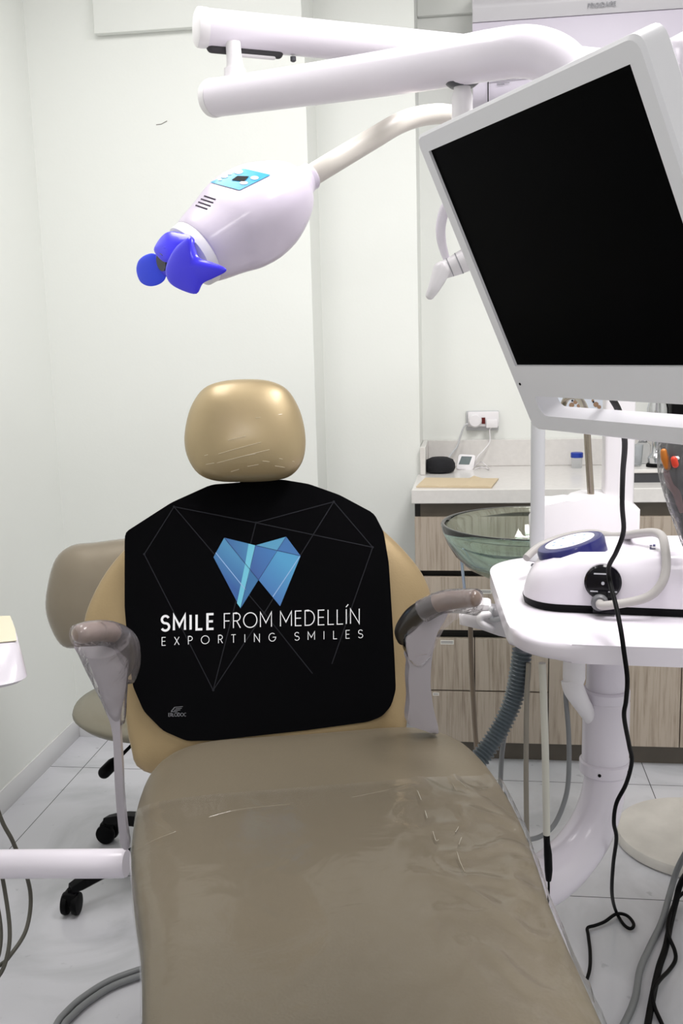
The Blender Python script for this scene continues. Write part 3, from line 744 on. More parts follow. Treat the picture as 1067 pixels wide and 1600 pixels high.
# emblem facets
Z7 = 150 / 1067
z7 = lambda p: (330 + p[0] * Z7, 820 + p[1] * Z7)
A_, B_, C_, D_, E_, F_, G_, H_, I_, J_ = (145, 143), (492, 228), (432, 505), (525, 612), (325, 930), (25, 360), (832, 132), (993, 345), (725, 290), (765, 905)
cols = [(66, 132, 186), (58, 118, 178), (44, 92, 156), (52, 74, 146), (74, 140, 184), (58, 108, 170), (64, 118, 184), (104, 184, 214), (140, 180, 224), (36, 52, 110)]
emb = []
def shaded(name, c0, c1, ang):
    mt = mat(name, c0, 0.5); nt = mt.node_tree
    tc = nt.nodes.new('ShaderNodeNewGeometry'); mp = nt.nodes.new('ShaderNodeVectorMath'); mp.operation = 'DOT_PRODUCT'
    d = (ex * math.cos(ang) + ez * math.sin(ang)); mp.inputs[1].default_value = d
    nt.links.new(tc.outputs['Position'], mp.inputs[0])
    mr = nt.nodes.new('ShaderNodeMapRange'); cc = bk(400, 890).dot(d); mr.inputs[1].default_value = cc - 0.05; mr.inputs[2].default_value = cc + 0.05
    nt.links.new(mp.outputs['Value'], mr.inputs[0])
    mx = nt.nodes.new('ShaderNodeMix'); mx.data_type = 'RGBA'; mx.inputs[6].default_value = (*lin(c0), 1); mx.inputs[7].default_value = (*lin(c1), 1)
    nt.links.new(mr.outputs[0], mx.inputs[0]); nt.links.new(mx.outputs[2], nt.nodes['Principled BSDF'].inputs['Base Color'])
    return mt
EM = [shaded('print_blue_large', (46, 92, 160), (96, 176, 214), 0.9), shaded('print_blue_upper', (50, 84, 156), (80, 160, 200), 0.4), mat('print_blue_fold', (52, 112, 166), 0.5), shaded('print_indigo', (52, 66, 140), (60, 120, 184), 0.6), mat('print_teal', (84, 156, 196), 0.5), mat('print_steel_blue', (58, 112, 174), 0.5), shaded('print_blue_right', (56, 86, 168), (78, 156, 204), 0.8), mat('print_cyan_stripe', (110, 196, 222), 0.5), mat('print_pale_line', (150, 184, 226), 0.5), mat('print_navy_edge', (34, 54, 112), 0.5)]
facets = [((A_, C_, E_, F_), 0), ((A_, B_, C_), 1), ((C_, D_, E_), 2), ((B_, I_, D_, C_), 3), ((B_, G_, I_), 4), ((G_, H_, I_), 5), ((I_, H_, J_, D_), 6)]
for poly, k in facets:
    b.mi = 5 + k; b.poly([bk(*z7(p), 0.0073) for p in poly])
b.mi = 12; b.poly([bk(*z7(p), 0.0075) for p in ((415, 210), (488, 228), (432, 500), (325, 925), (285, 870), (375, 440))])
b.mi = 13
for p, q in (((50, 310), (380, 720)), ((985, 350), (685, 800))): line(lambda x, y: bk(x, y, 0.0076), z7(p), z7(q), 1.3)
b.mi = 14
for p, q in ((A_, D_), (B_, E_), (G_, D_), (B_, H_)): line(lambda x, y: bk(x, y, 0.0077), z7(p), z7(q), 0.7)
tag(b.build('patient_bib', [BIB, PRINTG, PRINTW, PRINTM, PRINTM] + EM, smooth=20), 'black bib printed with blue faceted tooth emblem, draped over the chair backrest', 'bib')

# ================================================================== WHITENING LAMP
YL = 1.62
wl = thing('whitening_lamp', 'lilac white teeth whitening lamp with blue mouthpiece on an ivory neck and pole', 'lamp', Vector((atY(842, 860, 2.36).x, 2.36, 0.88)))
def hp(px, py, Y=YL): return atY(px, py, Y)
r0 = hp(478, 280, 1.68); f0 = hp(312, 392, 1.56)
e1 = (f0 - r0).normalized()
view = -((r0 + f0) / 2 - CAM).normalized()
side = e1.cross(view).normalized()             # in-image perpendicular
if side.z < 0: side = -side
topn = (side * 0.72 + view * 0.70); topn = (topn - e1 * topn.dot(e1)).normalized(); lat = e1.cross(topn).normalized()
LH = (f0 - r0).length
sec = [(-0.01, 0.020, 0.020, 2.2, 0), (0.008, 0.026, 0.026, 2.2, 0), (0.024, 0.043, 0.042, 2.4, 0), (0.05, 0.057, 0.053, 2.9, 0), (0.085, 0.067, 0.061, 3.6, 0), (0.12, 0.070, 0.064, 3.8, 0), (0.155, 0.067, 0.062, 3.6, 0), (0.185, 0.060, 0.056, 3.2, 0), (LH, 0.052, 0.049, 2.6, 0), (LH + 0.003, 0.047, 0.044, 2.6, 0)]
def section(d, hw, hh, e, sh, n=40):
    o = []
    for k in range(n):
        a = 2 * math.pi * k / n; cs, sn = math.cos(a), math.sin(a)
        o.append(r0 + e1 * d + lat * (math.copysign(abs(cs) ** (2 / e), cs) * hw) + topn * (math.copysign(abs(sn) ** (2 / e), sn) * hh + sh))
    return o
P, Q = spline([Vector((s[0], s[1], s[2])) for s in sec], [s[3] for s in sec], 4)
b = MB(); b.rings([section(p.x, p.y, p.z, q, 0) for p, q in zip(P, Q)])
hd = b.build('lamp_head', LILAC, wl, smooth=60)
hb = BVHTree.FromPolygons([v.co + Vector(hd['_w']) for v in hd.data.vertices], [list(p.vertices) for p in hd.data.polygons])
def onhead(px, py, lift=0.0012):
    p = hit(hb, px, py, lift)
    return p if p else atY(px, py, YL - 0.05)
ZB = 320 / 1067
zq = lambda x, y: (200 + x * ZB, 240 + y * ZB)
def patch(corners, lift, n=8):
    a, c_, d, e = corners
    g = []
    for i in range(n + 1):
        row = []
        for j in range(n + 1):
            u, v = j / n, i / n
            x = (a[0] * (1 - u) + c_[0] * u) * (1 - v) + (e[0] * (1 - u) + d[0] * u) * v
            y = (a[1] * (1 - u) + c_[1] * u) * (1 - v) + (e[1] * (1 - u) + d[1] * u) * v
            row.append(onhead(*zq(x, y), lift))
        g.append(row)
    return g
b = MB(); b.rings(patch([(430, 152), (600, 80), (743, 114), (582, 193)], 0.0012), cap=False, closed=False)
panel = b.build('control_panel', CYANP, hd)
b = MB(); b.rings(patch([(540, 143), (572, 121), (632, 124), (606, 150)], 0.002, 3), cap=False, closed=False); b.build('display', BLACK, hd)
b = MB()
for x, y, rx, ry in ((503, 122, 20, 10), (576, 99, 24, 12), (660, 131, 22, 10), (604, 157, 22, 9), (530, 110, 12, 6), (480, 140, 10, 5)):
    b.poly([onhead(*zq(x + rx * math.cos(k * math.pi / 6), y + ry * math.sin(k * math.pi / 6)), 0.0018) for k in range(12)])
b.build('button', WHITE2, hd)
b = MB()
for p, q in (((398, 221), (456, 240)), ((382, 237), (444, 257)), ((368, 253), (430, 274)), ((354, 270), (413, 290))):
    for t in (0,):
        pts = [onhead(*zq(p[0] + (q[0] - p[0]) * k / 4, p[1] + (q[1] - p[1]) * k / 4), 0.0) for k in range(5)]
        b.tube(pts, 0.0013, 8)
b.build('vent_slot', mat('vent_shadow', (70, 60, 78), 0.7), hd)
# front collar
b = MB(); b.rings([section(LH + d, hw, hh, 2.5, 0) for d, hw, hh in ((-0.004, 0.0505, 0.0475), (0.002, 0.0512, 0.0482), (0.018, 0.0495, 0.0465), (0.022, 0.044, 0.041))]); b.build('front_collar', WHITE2, wl)
# rear collar
b = MB(); b.lathe([(0.0215, -0.004), (0.0225, 0.0), (0.0225, 0.024), (0.019, 0.028)], r0 + e1 * 0.014, -e1); b.build('rear_collar', LILAC, wl)
# neck
b = MB(); b.tube([r0 - e1 * 0.01, hp(520, 254, 1.70), hp(580, 218, 1.76), hp(625, 192, 1.82), hp(665, 180, 1.88), hp(705, 180, 1.95), hp(750, 200, 2.05), hp(800, 260, 2.2), hp(832, 350, 2.32), hp(842, 450, 2.36)], 0.0178, 20, 8); b.build('neck', NECK, wl)
pt = hp(842, 450, 2.36)
b = MB(); b.tube([(pt.x, 2.36, 0.884), pt], 0.0165, 20); b.build('pole', GREYP, wl)
b = MB(); b.lathe([(0.024, 0), (0.024, 0.006), (0.02, 0.014), (0.018, 0.02)], (pt.x, 2.36, 0.881)); b.build('pole_foot', GREYP, wl)
# blue mouthpiece: a short tube with curved flaps round its opening
YM = 1.5
fcol = r0 + e1 * (LH + 0.016)
oc = atY(256, 409, YM + 0.01)
b = MB(); b.tube([fcol, fcol.lerp(oc, 0.4), fcol.lerp(oc, 0.85), oc], [0.040, 0.034, 0.026, 0.020], 32, 4)
mp_ = b.build('mouthpiece', BLUE, wl, smooth=60)
m1 = (oc - fcol).normalized(); m1 = (m1 + Vector((-0.5, -0.35, -0.1))).normalized()
b = MB(); b.lathe([(0.0135, -0.004), (0.0135, 0.0015), (0.001, 0.0015)], oc + m1 * 0.004, m1, 24); b.build('opening_shade_disc', mat('opening_shade', (24, 24, 50), 0.15), mp_)  # dark disc painted in for the shade inside the tube's opening
def flap(px, Y0, tilt, front, name, mt):
    n = Vector(tilt).normalized(); p0 = atY(sum(p[0] for p in px) / len(px), sum(p[1] for p in px) / len(px), Y0)
    b = MB(); b.pillow(smooth_loop([onP(x, y, p0, n) for x, y in px], 4), n, front, 0.004, p=2.2, q=1.6, K=9)
    return b.build(name, mt, mp_, smooth=70)
flap([(259, 428), (260, 414), (268, 396), (280, 381), (298, 371), (305, 388), (312, 403), (332, 410), (351, 418), (352, 425), (333, 435), (317, 443), (307, 459), (285, 454), (266, 443)], 1.475, (-0.25, -1, 0.1), 0.009, 'near_flap', BLUE)
flap([(241, 393), (243, 383), (253, 369), (265, 362), (282, 364), (299, 369), (304, 380), (285, 392), (268, 408), (254, 408)], 1.51, (-0.3, -1, 0.7), 0.006, 'upper_flap', BLUE)
flap([(213, 423), (216, 408), (226, 399), (240, 396), (254, 404), (260, 420), (258, 436), (247, 445), (232, 447), (219, 440)], 1.53, (-0.35, -1, 0.1), 0.004, 'far_flap', BLUE2)

# ================================================================== MONITOR
v1 = Vector((-0.37, -0.137, 0.919)); v2 = Vector((0.416, 0.86, 0.296)); nn = v1.cross(v2)
h_ = lambda x, y: Vector(((x - 533.5) / FPX, (y - 800) / FPX, 1))
sM = 0.338 / 0.6179
om = CAM + R @ (h_(673, 235) * (-sM / nn.dot(h_(673, 235)) * -1))
def onmon(x, y):
    p = h_(x, y); return CAM + R @ (p * abs(sM / nn.dot(p)))
om = onmon(673, 235)
mux = (onmon(989, 98) - om).normalized(); muy = (onmon(808, 570) - om).normalized(); muy = (muy - mux * mux.dot(muy)).normalized()
mnn = mux.cross(muy).normalized()              # points away from the viewer
if mnn.dot(om - CAM) < 0: mnn = -mnn
def mo(u, v, d=0): return om + mux * u + muy * v + mnn * d
mon = thing('monitor', 'white framed monitor with a black screen, tilted in front of the alcove', 'monitor', mo(0.17, 0.15, 0.03))
U0, U1, V0, V1 = -0.0175, 0.357, -0.0195, 0.337
O0, O1, P0_, P1_ = 0.012, 0.335, 0.2885, 0.3195
# casing: front frame with the screen cut and the handle opening, built as strips
b = MB()
def frame_strip(u0, v0, u1, v1, d0=-0.002, d1=0.030, bev=0.004):
    b.prism([mo(u0, v0, d0), mo(u1, v0, d0), mo(u1, v1, d0), mo(u0, v1, d0)], mnn * (d1 - d0), bev)
outer2 = round_poly([Vector((U0, V0, 0)), Vector((U1, V0, 0)), Vector((U1, V1, 0)), Vector((U0, V1, 0))], [0.012, 0.014, 0.012, 0.012], 5)
def ringface(outer, holes, d):
    vs = []
    es = []
    for lp in [outer] + holes:
        l = [b.bm.verts.new(mo(p[0], p[1], d)) for p in lp]; vs.append(l)
        for i in range(len(l)): es.append(b.bm.edges.new((l[i], l[(i + 1) % len(l)])))
    bmesh.ops.triangle_fill(b.bm, use_beauty=True, use_dissolve=False, edges=es)
    return vs
hole = round_poly([Vector((O0, P0_, 0)), Vector((O1, P0_, 0)), Vector((O1, P1_, 0)), Vector((O0, P1_, 0))], [0.006, 0.006, 0.012, 0.012], 4)
scrn = [Vector((0, 0, 0)), Vector((0.338, 0, 0)), Vector((0.338, 0.2535, 0)), Vector((0, 0.2535, 0))]
def inset(lp, d):
    c_ = sum((Vector(p) for p in lp), Vector()) / len(lp)
    out_ = []
    for p in lp:
        q = Vector(p) - c_; out_.append(c_ + Vector((q.x - math.copysign(d, q.x), q.y - math.copysign(d, q.y), 0)))
    return out_
A = ringface(inset(outer2, 0.003), [scrn, inset(hole, -0.003)], -0.003)
Bk = ringface(inset(outer2, 0.004), [hole], 0.026)
def bridge(l1, l2):
    n = len(l1)
    for i in range(n): b.face([l1[i], l1[(i + 1) % n], l2[(i + 1) % n], l2[i]])
mid1 = [b.bm.verts.new(mo(p[0], p[1], 0.0)) for p in outer2]; mid2 = [b.bm.verts.new(mo(p[0], p[1], 0.022)) for p in outer2]
bridge(A[0], mid1); bridge(mid1, mid2); bridge(mid2, Bk[0])
hm = [b.bm.verts.new(mo(p[0], p[1], 0.0)) for p in hole]
bridge(A[2], hm); bridge(hm, Bk[1])
sb = [b.bm.verts.new(mo(p[0], p[1], 0.002)) for p in scrn]; bridge(A[1], sb)
b.build('casing', mat('monitor_white', (236, 235, 240), 0.35, coat=0.2), mon, smooth=35)
b = MB(); b.prism([mo(0, 0, 0.0002), mo(0.338, 0, 0.0002), mo(0.338, 0.2535, 0.0002), mo(0, 0.2535, 0.0002)], mnn * 0.0015); b.build('screen', SCREEN, mon)
b = MB(); q = onmon(816, 598); b.lathe([(0.0016, 0), (0.0016, 0.0008)], q - mnn * 0.0032, -mnn, 12); b.build('sensor_hole', BLACK, mon)
bh = round_poly([Vector((0.04, 0.0, 0)), Vector((0.345, -0.004, 0)), Vector((0.345, 0.255, 0)), Vector((0.04, 0.255, 0))], 0.02, 5)
b = MB(); b.prism([mo(p.x, p.y, 0.032) for p in bh], mnn * 0.035, 0.012, 3); b.prism([mo(u, v, 0.024) for u, v in ((0.08, 0.05), (0.28, 0.05), (0.28, 0.21), (0.08, 0.21))], mnn * 0.01)
b.build('back_housing', WHITE, mon)

# ================================================================== DENTAL LIGHT ARM
YP = 2.47
def ov(px, py, Y): return atY(px, py, Y)
upA, upB = ov(314, 43, 2.05), ov(968, 106, YP)
dl_ = thing('dental_light', 'white overhead light arm of two thick tubes crossing above the chair', 'dental light', ov(968, 130, YP))
uax = (upB - upA).normalized()
b = MB(); b.tube([upA, upB], 0.0365, 36); ua = b.build('upper_arm', WHITE, dl_)
b = MB(); b.lathe([(0.0372, 0.012), (0.0378, 0.0), (0.037, -0.008), (0.03, -0.012), (0.001, -0.0135)], upA, uax, 36); b.build('end_cap', WHITE2, ua)
dnv = Vector((0, 0, -1)); 
b = MB(); sl0 = upA + uax * 0.02 + dnv * 0.0352; sl1 = upA + uax * 0.155 + dnv * 0.0352
b.tube([sl0, sl1], 0.011, 14, round_end=True); b.build('slot', mat('slot_shadow', (60, 58, 62), 0.6), ua)
b = MB(); b.tube([upA + uax * 0.06 + dnv * 0.042, upA + uax * 0.145 + dnv * 0.042], 0.007, 14, round_end=True); b.build('spring_rod', WHITE2, ua)
b = MB(); bb = ov(458, 92, 2.13); b.lathe([(0.006, 0), (0.006, 0.008), (0.003, 0.01)], bb + Vector((0, 0, 0.004)), (0, 0, -1), 14); b.build('bolt', mat('grey_bolt', (92, 92, 98), 0.4, metal=0.6), ua)
lo_pts = [(333, 153, 2.06), (450, 137, 1.95), (600, 115, 1.79), (700, 98, 1.69), (770, 86, 1.62), (825, 81, 1.58), (868, 95, 1.56), (895, 126, 1.55), (908, 170, 1.53), (915, 230, 1.46), (930, 280, 1.3)]
lp = [ov(*p) for p in lo_pts]
lp.append(mo(0.18, 0.12, 0.066))
b = MB(); b.tube(lp, [0.0365] * 7 + [0.0365, 0.036, 0.034, 0.032, 0.03], 36, 8); la = b.build('lower_arm', WHITE, dl_)
l0 = lp[0]; lax = (lp[1] - lp[0]).normalized()
b = MB(); b.lathe([(0.0372, 0.01), (0.0376, 0.0), (0.036, -0.006), (0.001, -0.008)], l0, lax, 36); b.build('end_cap', WHITE2, la)
pv0 = ov(368, 72, 2.06); pv1 = ov(366, 122, 2.06)
b = MB(); b.tube([ov(364, 66, 2.06), ov(366, 92, 2.06), ov(367, 104, 2.06), ov(367, 122, 2.06)], [0.0145, 0.0155, 0.017, 0.021], 24, 3); b.tube([ov(367, 108, 2.06), ov(367, 126, 2.06)], 0.0215, 24); b.build('pivot_post', WHITE2, dl_)
# drop post with clamp
b = MB(); b.tube([ov(722, 118, 1.68), ov(722, 142, 1.68), ov(722, 150, 1.68), ov(722, 210, 1.68), ov(726, 300, 1.68)], [0.013, 0.0135, 0.0165, 0.0165, 0.0165], 24); dp = b.build('drop_post', WHITE2, dl_)
b = MB(); c_ = ov(722, 128, 1.68)
b.lathe([(0.024, 0.004), (0.026, -0.003), (0.019, -0.008)], c_, (0, 0, 1), 28); b.build('clamp_ring', mat('grey_bolt', (92, 92, 98), 0.4, metal=0.6), dp)
# yoke and handle
YY = 1.7
yk = [(728, 296), (712, 306), (696, 325), (689, 350), (689, 372), (694, 394), (701, 413)]
b = MB(); b.tube([ov(x, y, YY) for x, y in yk], [0.008, 0.009, 0.009, 0.0085, 0.008, 0.0065, 0.005], 18, 6, round_end=True); b.build('yoke', WHITE, dl_)
b = MB(); b.tube([ov(745, 397, YY), ov(724, 408, YY), ov(712, 414, YY), ov(700, 419, YY), ov(688, 424, YY)], [0.019, 0.0185, 0.017, 0.0155, 0.014], 24, 2, round_end=True)
jt = b.build('pivot_joint', WHITE2, dl_)
b = MB()
for t in ((717, 411.5), (703, 417.5)):
    p = ov(*t, YY); d = (ov(690, 423, YY) - ov(745, 397, YY)).normalized(); rr_ = 0.0183 if t[0] > 710 else 0.0163
    b.lathe([(rr_ - 0.002, -0.001), (rr_, -0.0008), (rr_, 0.0008), (rr_ - 0.002, 0.001)], p, d, 24)
b.build('joint_groove', mat('groove_grey', (150, 150, 156), 0.5), jt)
b = MB(); b.tube([ov(690, 422, YY - 0.01), ov(684, 437, YY - 0.015), ov(677, 452, YY - 0.02), ov(672, 461, YY - 0.02)], [0.0145, 0.0125, 0.0095, 0.0075], 20, 4, round_end=True); b.build('handle', WHITE2, dl_)
lc = ov(850, 350, 1.72)
b = MB(); b.lathe([(0.03, 0.05), (0.075, 0.035), (0.1, 0.0), (0.1, -0.03), (0.085, -0.04), (0.001, -0.035)], lc, (0.1, 0.3, 0.95), 40); b.tube([ov(728, 300, YY), ov(745, 397, YY), lc], 0.014, 16, 4); b.build('lamp_housing', WHITE, dl_)

# ================================================================== CUSPIDOR UNIT
YU = 2.42
pp = atY(947, 1100, 2.0)
cu = thing('cuspidor_unit', 'white cuspidor unit with green glass bowl, chrome spout and bent floor pipe', 'cuspidor', (pp.x, 2.0, 0))
b = MB()
path = [atY(949, 1010, 2.02), atY(947, 1100, 2.0), atY(946, 1190, 2.0), atY(941, 1245, 1.99), atY(921, 1300, 1.97), atY(885, 1348, 1.93), atY(845, 1378, 1.88), atY(790, 1400, 1.82), L(0.14, -0.2, 0.17), L(0.05, -0.25, 0.17)]
path = [Vector((pp.x, 2.0, 0.885 - 0.045))] + path[1:]
b.tube(path, [0.041, 0.041, 0.0425, 0.044, 0.047, 0.05, 0.052, 0.052, 0.052, 0.052], 36, 8); pipe = b.build('floor_pipe', WHITE, cu)
b = MB(); z0 = atY(947, 1186, 2.0).z; z1 = atY(947, 1092, 2.0).z
b.lathe([(0.0475, z0), (0.0475, z1 - 0.004), (0.0465, z1), (0.046, z1 + 0.0), (0.0475, z1 + 0.002), (0.0475, z1 + 0.02), (0.044, z1 + 0.024)], (pp.x, 2.0, 0), (0, 0, 1), 40); b.build('sleeve', WHITE, pipe)
b = MB(); z2 = atY(947, 1206, 2.0).z
b.lathe([(0.048, z2), (0.0525, z2 + 0.004), (0.0525, z0 - 0.002), (0.049, z0 + 0.001)], (pp.x, 2.0, 0), (0, 0, 1), 40)
b.mi = 1
for px in (932, 978):
    q = atY(px, 1196, 2.0); d = Vector((q.x - pp.x, 0, 0)); th_ = math.asin(max(-0.95, min(0.95, d.x / 0.0525)))
    dd = Vector((math.sin(th_), -math.cos(th_), 0)); b.lathe([(0.0035, 0), (0.0035, 0.001)], Vector((pp.x, 2.0, q.z)) + dd * 0.0522, dd, 14)
b.build('flange', [WHITE, BLACK], pipe)
# pillar of the unit behind the table, on its own floor foot
b = MB(); b.box((pp.x - 0.04, 2.0, 0.795), (pp.x + 0.04, YU + 0.08, 0.835), 0.006); b.build('bracket', WHITE, cu)
# body
bL, bR = atY(829, 830, YU).x, atY(1000, 830, YU).x
bz0, bz1 = 0.84, atY(900, 797, YU).z
prof = [(bL + 0.004, bz0), (bR, bz0), (bR, atY(990, 797, YU).z), (atY(985, 790, YU).x, atY(985, 786, YU).z), (atY(945, 776, YU).x, atY(945, 774, YU).z), (atY(915, 774, YU).x, atY(915, 774, YU).z), (atY(897, 780, YU).x, atY(897, 779, YU).z), (atY(887, 787, YU).x, atY(887, 788, YU).z), (atY(853, 785, YU).x, atY(853, 784, YU).z), (bL + 0.008, atY(836, 808, YU).z), (bL, atY(829, 815, YU).z)]
b = MB(); b.prism([(x, YU, z) for x, z in prof], (0, 0.1, 0), 0.008, 3); b.build('body', WHITE2, cu, smooth=50)
b = MB(); b.box((bL - 0.005, YU + 0.02, bz0 - 0.06), (bR - 0.02, YU + 0.12, bz0 + 0.002), 0.012, 3); b.build('lower_body', WHITE2, cu)
# glass bowl
bc = atY(836, 817, 2.74); rb = 144 * mpp(2.74) * 1.02
zr = bc.z
pr_ = [(rb, 0.0), (rb * 0.985, -0.02), (rb * 0.94, -0.05), (rb * 0.86, -0.085), (rb * 0.72, -0.12), (rb * 0.54, -0.145), (rb * 0.34, -0.158), (0.0005, -0.163)]
pin = [(0.0005, -0.15), (rb * 0.33, -0.146), (rb * 0.52, -0.133), (rb * 0.69, -0.109), (rb * 0.82, -0.077), (rb * 0.9, -0.045), (rb * 0.945, -0.018), (rb * 0.955, 0.0), (rb * 0.965, 0.004), (rb * 0.99, 0.004)]
b = MB(); b.lathe(pr_[::-1] + [p for p in reversed(pin)], (bc.x, 2.74, zr), (0, 0, 1), 72, cap=False); b.build('bowl', GLASS, cu, smooth=60)
b = MB(); b.tube([(bc.x, 2.74, zr - 0.165), (bc.x, 2.74, zr - 0.22), (bc.x + 0.06, 2.66, zr - 0.27), (0.3, 2.52, zr - 0.29)], 0.025, 18, 6); b.build('drain', GREYP, cu)
# spout
sp = [(924, 786, 2.44), (921, 740, 2.44), (918, 690, 2.44), (916, 652, 2.45), (912, 634, 2.5), (903, 622, 2.56), (893, 619, 2.62), (884, 624, 2.68), (878, 638, 2.72)]
b = MB(); b.tube([atY(*p) for p in sp], 0.0085, 18, 8); b.build('spout', STEEL, cu)
q = atY(924, 787, 2.44); b = MB(); b.lathe([(0.015, -0.004), (0.014, 0.005), (0.009, 0.01)], q, (0, 0, 1), 20); b.build('spout_collar', CHROME, cu)
# light post
xq0, xq1 = atY(945, 720, YP - 0.03).x, atY(992, 720, YP - 0.03).x
b = MB(); b.box((xq0, YP - 0.03, 0.86), (xq1, YP + 0.035, upB.z + 0.045), 0.008, 3); b.build('light_post', WHITE2, cu)
# clear tube below the bowl
b = MB(); b.tube([atY(720, 862, 2.75), atY(721, 875, 2.75), atY(724, 905, 2.72), atY(728, 940, 2.7)], 0.0042, 10, 4); b.tube([atY(723, 930, 2.7), atY(740, 965, 2.66), atY(790, 985, 2.62), (0.1, 2.62, 0.8), (0.3, 2.52, 0.8)], 0.004, 10, 4); b.build('drain_tube', mat('bluish_tube', (150, 158, 180), 0.25, coat=0.5), cu)

# ================================================================== INSTRUMENT TABLE
ZB_ = 0.88
tt = [atZ(765, 892, ZB_), atZ(790, 965, ZB_), atZ(815, 1002, ZB_)]
tb = thing('instrument_table', 'white round cornered instrument table holding the white scaler unit', 'table', (0.3, 2.0, ZB_ - 0.035))
to = [Vector((0.030, 2.30, ZB_)), Vector((0.067, 1.70, ZB_)), Vector((0.62, 1.66, ZB_)), Vector((0.66, 2.40, ZB_)), Vector((0.12, 2.40, ZB_))]
b = MB(); b.prism(round_poly(to, [0.08, 0.13, 0.06, 0.06, 0.08], 8), (0, 0, -0.034), 0.011, 4); b.build('table_top', WHITE, tb, smooth=50)
b = MB()
a0 = atY(897, 1042, 1.93); a1 = atY(897, 1056, 1.93)
b.lathe([(0.019, -0.022), (0.022, -0.012), (0.022, 0.01), (0.021, 0.04)], (a0.x, 1.93, a0.z - 0.012), (0, 0, 1), 28)
b.tube([atY(893, 1062, 1.93), atY(897, 1078, 1.93), atY(912, 1104, 1.96), atY(932, 1135, 2.0)], [0.021, 0.021, 0.017, 0.013], 22, 6); b.build('support_arm', WHITE2, tb)
# handpiece holder on the left edge
YH = 2.06
hol = [(717, 962), (724, 957), (742, 954), (755, 951), (775, 952), (786, 962), (797, 985), (806, 1003), (780, 990), (752, 984), (718, 977)]
b = MB(); b.prism([atY(x, y, YH) for x, y in hol], (0, 0.05, 0), 0.005, 3); hh_ = b.build('handpiece_holder', WHITE2, tb)
q0 = atY(741, 957, YH)
b = MB(); b.prism(round_poly([atY(737, 953, YH - 0.003), atY(768, 953, YH - 0.003), atY(768, 946, YH - 0.003), atY(748, 945, YH - 0.003)], 0.006), (0, 0.06, 0), 0.004); b.build('holder_cap', WHITE2, hh_)
b = MB(); b.tube([atY(763, 960, YH - 0.012), atY(752, 962, YH - 0.016), atY(750, 970, YH - 0.016), atY(757, 977, YH - 0.016), atY(768, 982, YH - 0.01)], 0.0075, 14, 6, round_end=True)
b.build('hook', WHITE2, hh_)
b = MB(); b.tube([atY(768, 952, YH - 0.008), atY(766, 962, YH - 0.01), atY(770, 968, YH - 0.01), atY(780, 967, YH - 0.01)], 0.006, 12, 6, round_end=True); b.build('hook', GREYP, hh_)

# hoses hanging below the table
def hose(name, pts, r, mt, label, group=None, cat='hose', seg=12, n=8):
    b = MB(); b.tube(pts, r, seg, n)
    return tag(b.build(name, mt), label, cat, group)
z_t = ZB_ - 0.034
hose('instrument_hose', [atY(735, 978, YH + 0.02), atY(736, 1030, YH + 0.02), atY(739, 1090, YH + 0.01), atY(743, 1150, YH), atY(750, 1215, YH - 0.03), atY(765, 1270, YH - 0.08)], 0.0055, mat('translucent_brown_hose', (126, 112, 96), 0.35, coat=0.4), 'thin brown translucent hose hanging straight from the handpiece holder')
hose('instrument_hose', [Vector((0.1, 2.05, z_t)), atY(800, 1100, 2.08), atY(790, 1140, 2.1), atY(784, 1180, 2.1), atY(781, 1240, 2.08), atY(778, 1290, 2.04), atY(770, 1330, 1.98)], 0.0055, HOSEG, 'grey hose just right of the corrugated suction hose')
hose('instrument_hose', [atY(826, 1036, 1.98), atY(823, 1090, 1.98), atY(822, 1160, 1.98), atY(822, 1240, 1.97), atY(823, 1310, 1.95), atY(824, 1360, 1.93)], 0.0055, HOSEB, 'taupe hose hanging between the grey hose and the cream hose')
ci = thing('handpiece_hose', 'cream hose hanging under the table with a black connector at its end', 'hose', atY(852, 1100, 1.80))
b = MB(); b.tube([atY(847, 1036, 1.80), atY(850, 1110, 1.80), atY(852, 1180, 1.80), atY(853, 1240, 1.80), atY(854, 1304, 1.80)], 0.0068, 14, 5); b.build('tube', HOSEW, ci)
b = MB(); b.tube([atY(854, 1304, 1.80), atY(854.5, 1318, 1.80), atY(856, 1335, 1.80), atY(857, 1360, 1.80), atY(857, 1376, 1.80)], [0.006, 0.0062, 0.0078, 0.0076, 0.005], 16, 5); b.build('connector', BLACK, ci)
b = MB(); b.tube([atY(857, 1372, 1.80), atY(857, 1400, 1.79), atY(852, 1440, 1.75)], 0.0022, 10, 5); b.build('lead', BLACK, ci)
hose('instrument_hose', [atY(884, 1044, 1.96), atY(884, 1090, 1.96), atY(888, 1140, 1.96), atY(889, 1190, 1.95), atY(885, 1240, 1.94), atY(868, 1285, 1.92), atY(846, 1306, 1.9), atY(820, 1312, 1.87), atY(790, 1310, 1.82)], 0.005, HOSEG, 'grey hose looping down from the table to the left in front of the bent pipe')
# corrugated suction hose
P, Q = spline([atY(816, 1016, 2.0), atY(812, 1045, 2.0), atY(803, 1090, 2.0), atY(786, 1130, 1.99), atY(764, 1166, 1.97), atY(745, 1190, 1.95), atY(722, 1215, 1.92), L(0.26, 0.1, 0.42), L(0.13, -0.08, 0.3)], [0.0195] * 9, 150)
tot = 0; pts = [P[0]]; rad = []
for i in range(1, len(P)): tot += (P[i] - P[i - 1]).length
step = 0.00085
out_ = [P[0]]; acc = 0; i = 1; cur = P[0]
while i < len(P):
    d = (P[i] - cur).length
    if acc + d >= step:
        cur = cur + (P[i] - cur) * ((step - acc) / d); out_.append(cur); acc = 0
    else: acc += d; cur = P[i]; i += 1
rads = [0.0187 + 0.0024 * math.cos(2 * math.pi * k / 10) for k in range(len(out_))]
b = MB(); b.tube(out_, rads, 28); tag(b.build('suction_hose', CORR, smooth=60), 'thick slate grey corrugated suction hose bending from the table to the seat', 'hose')

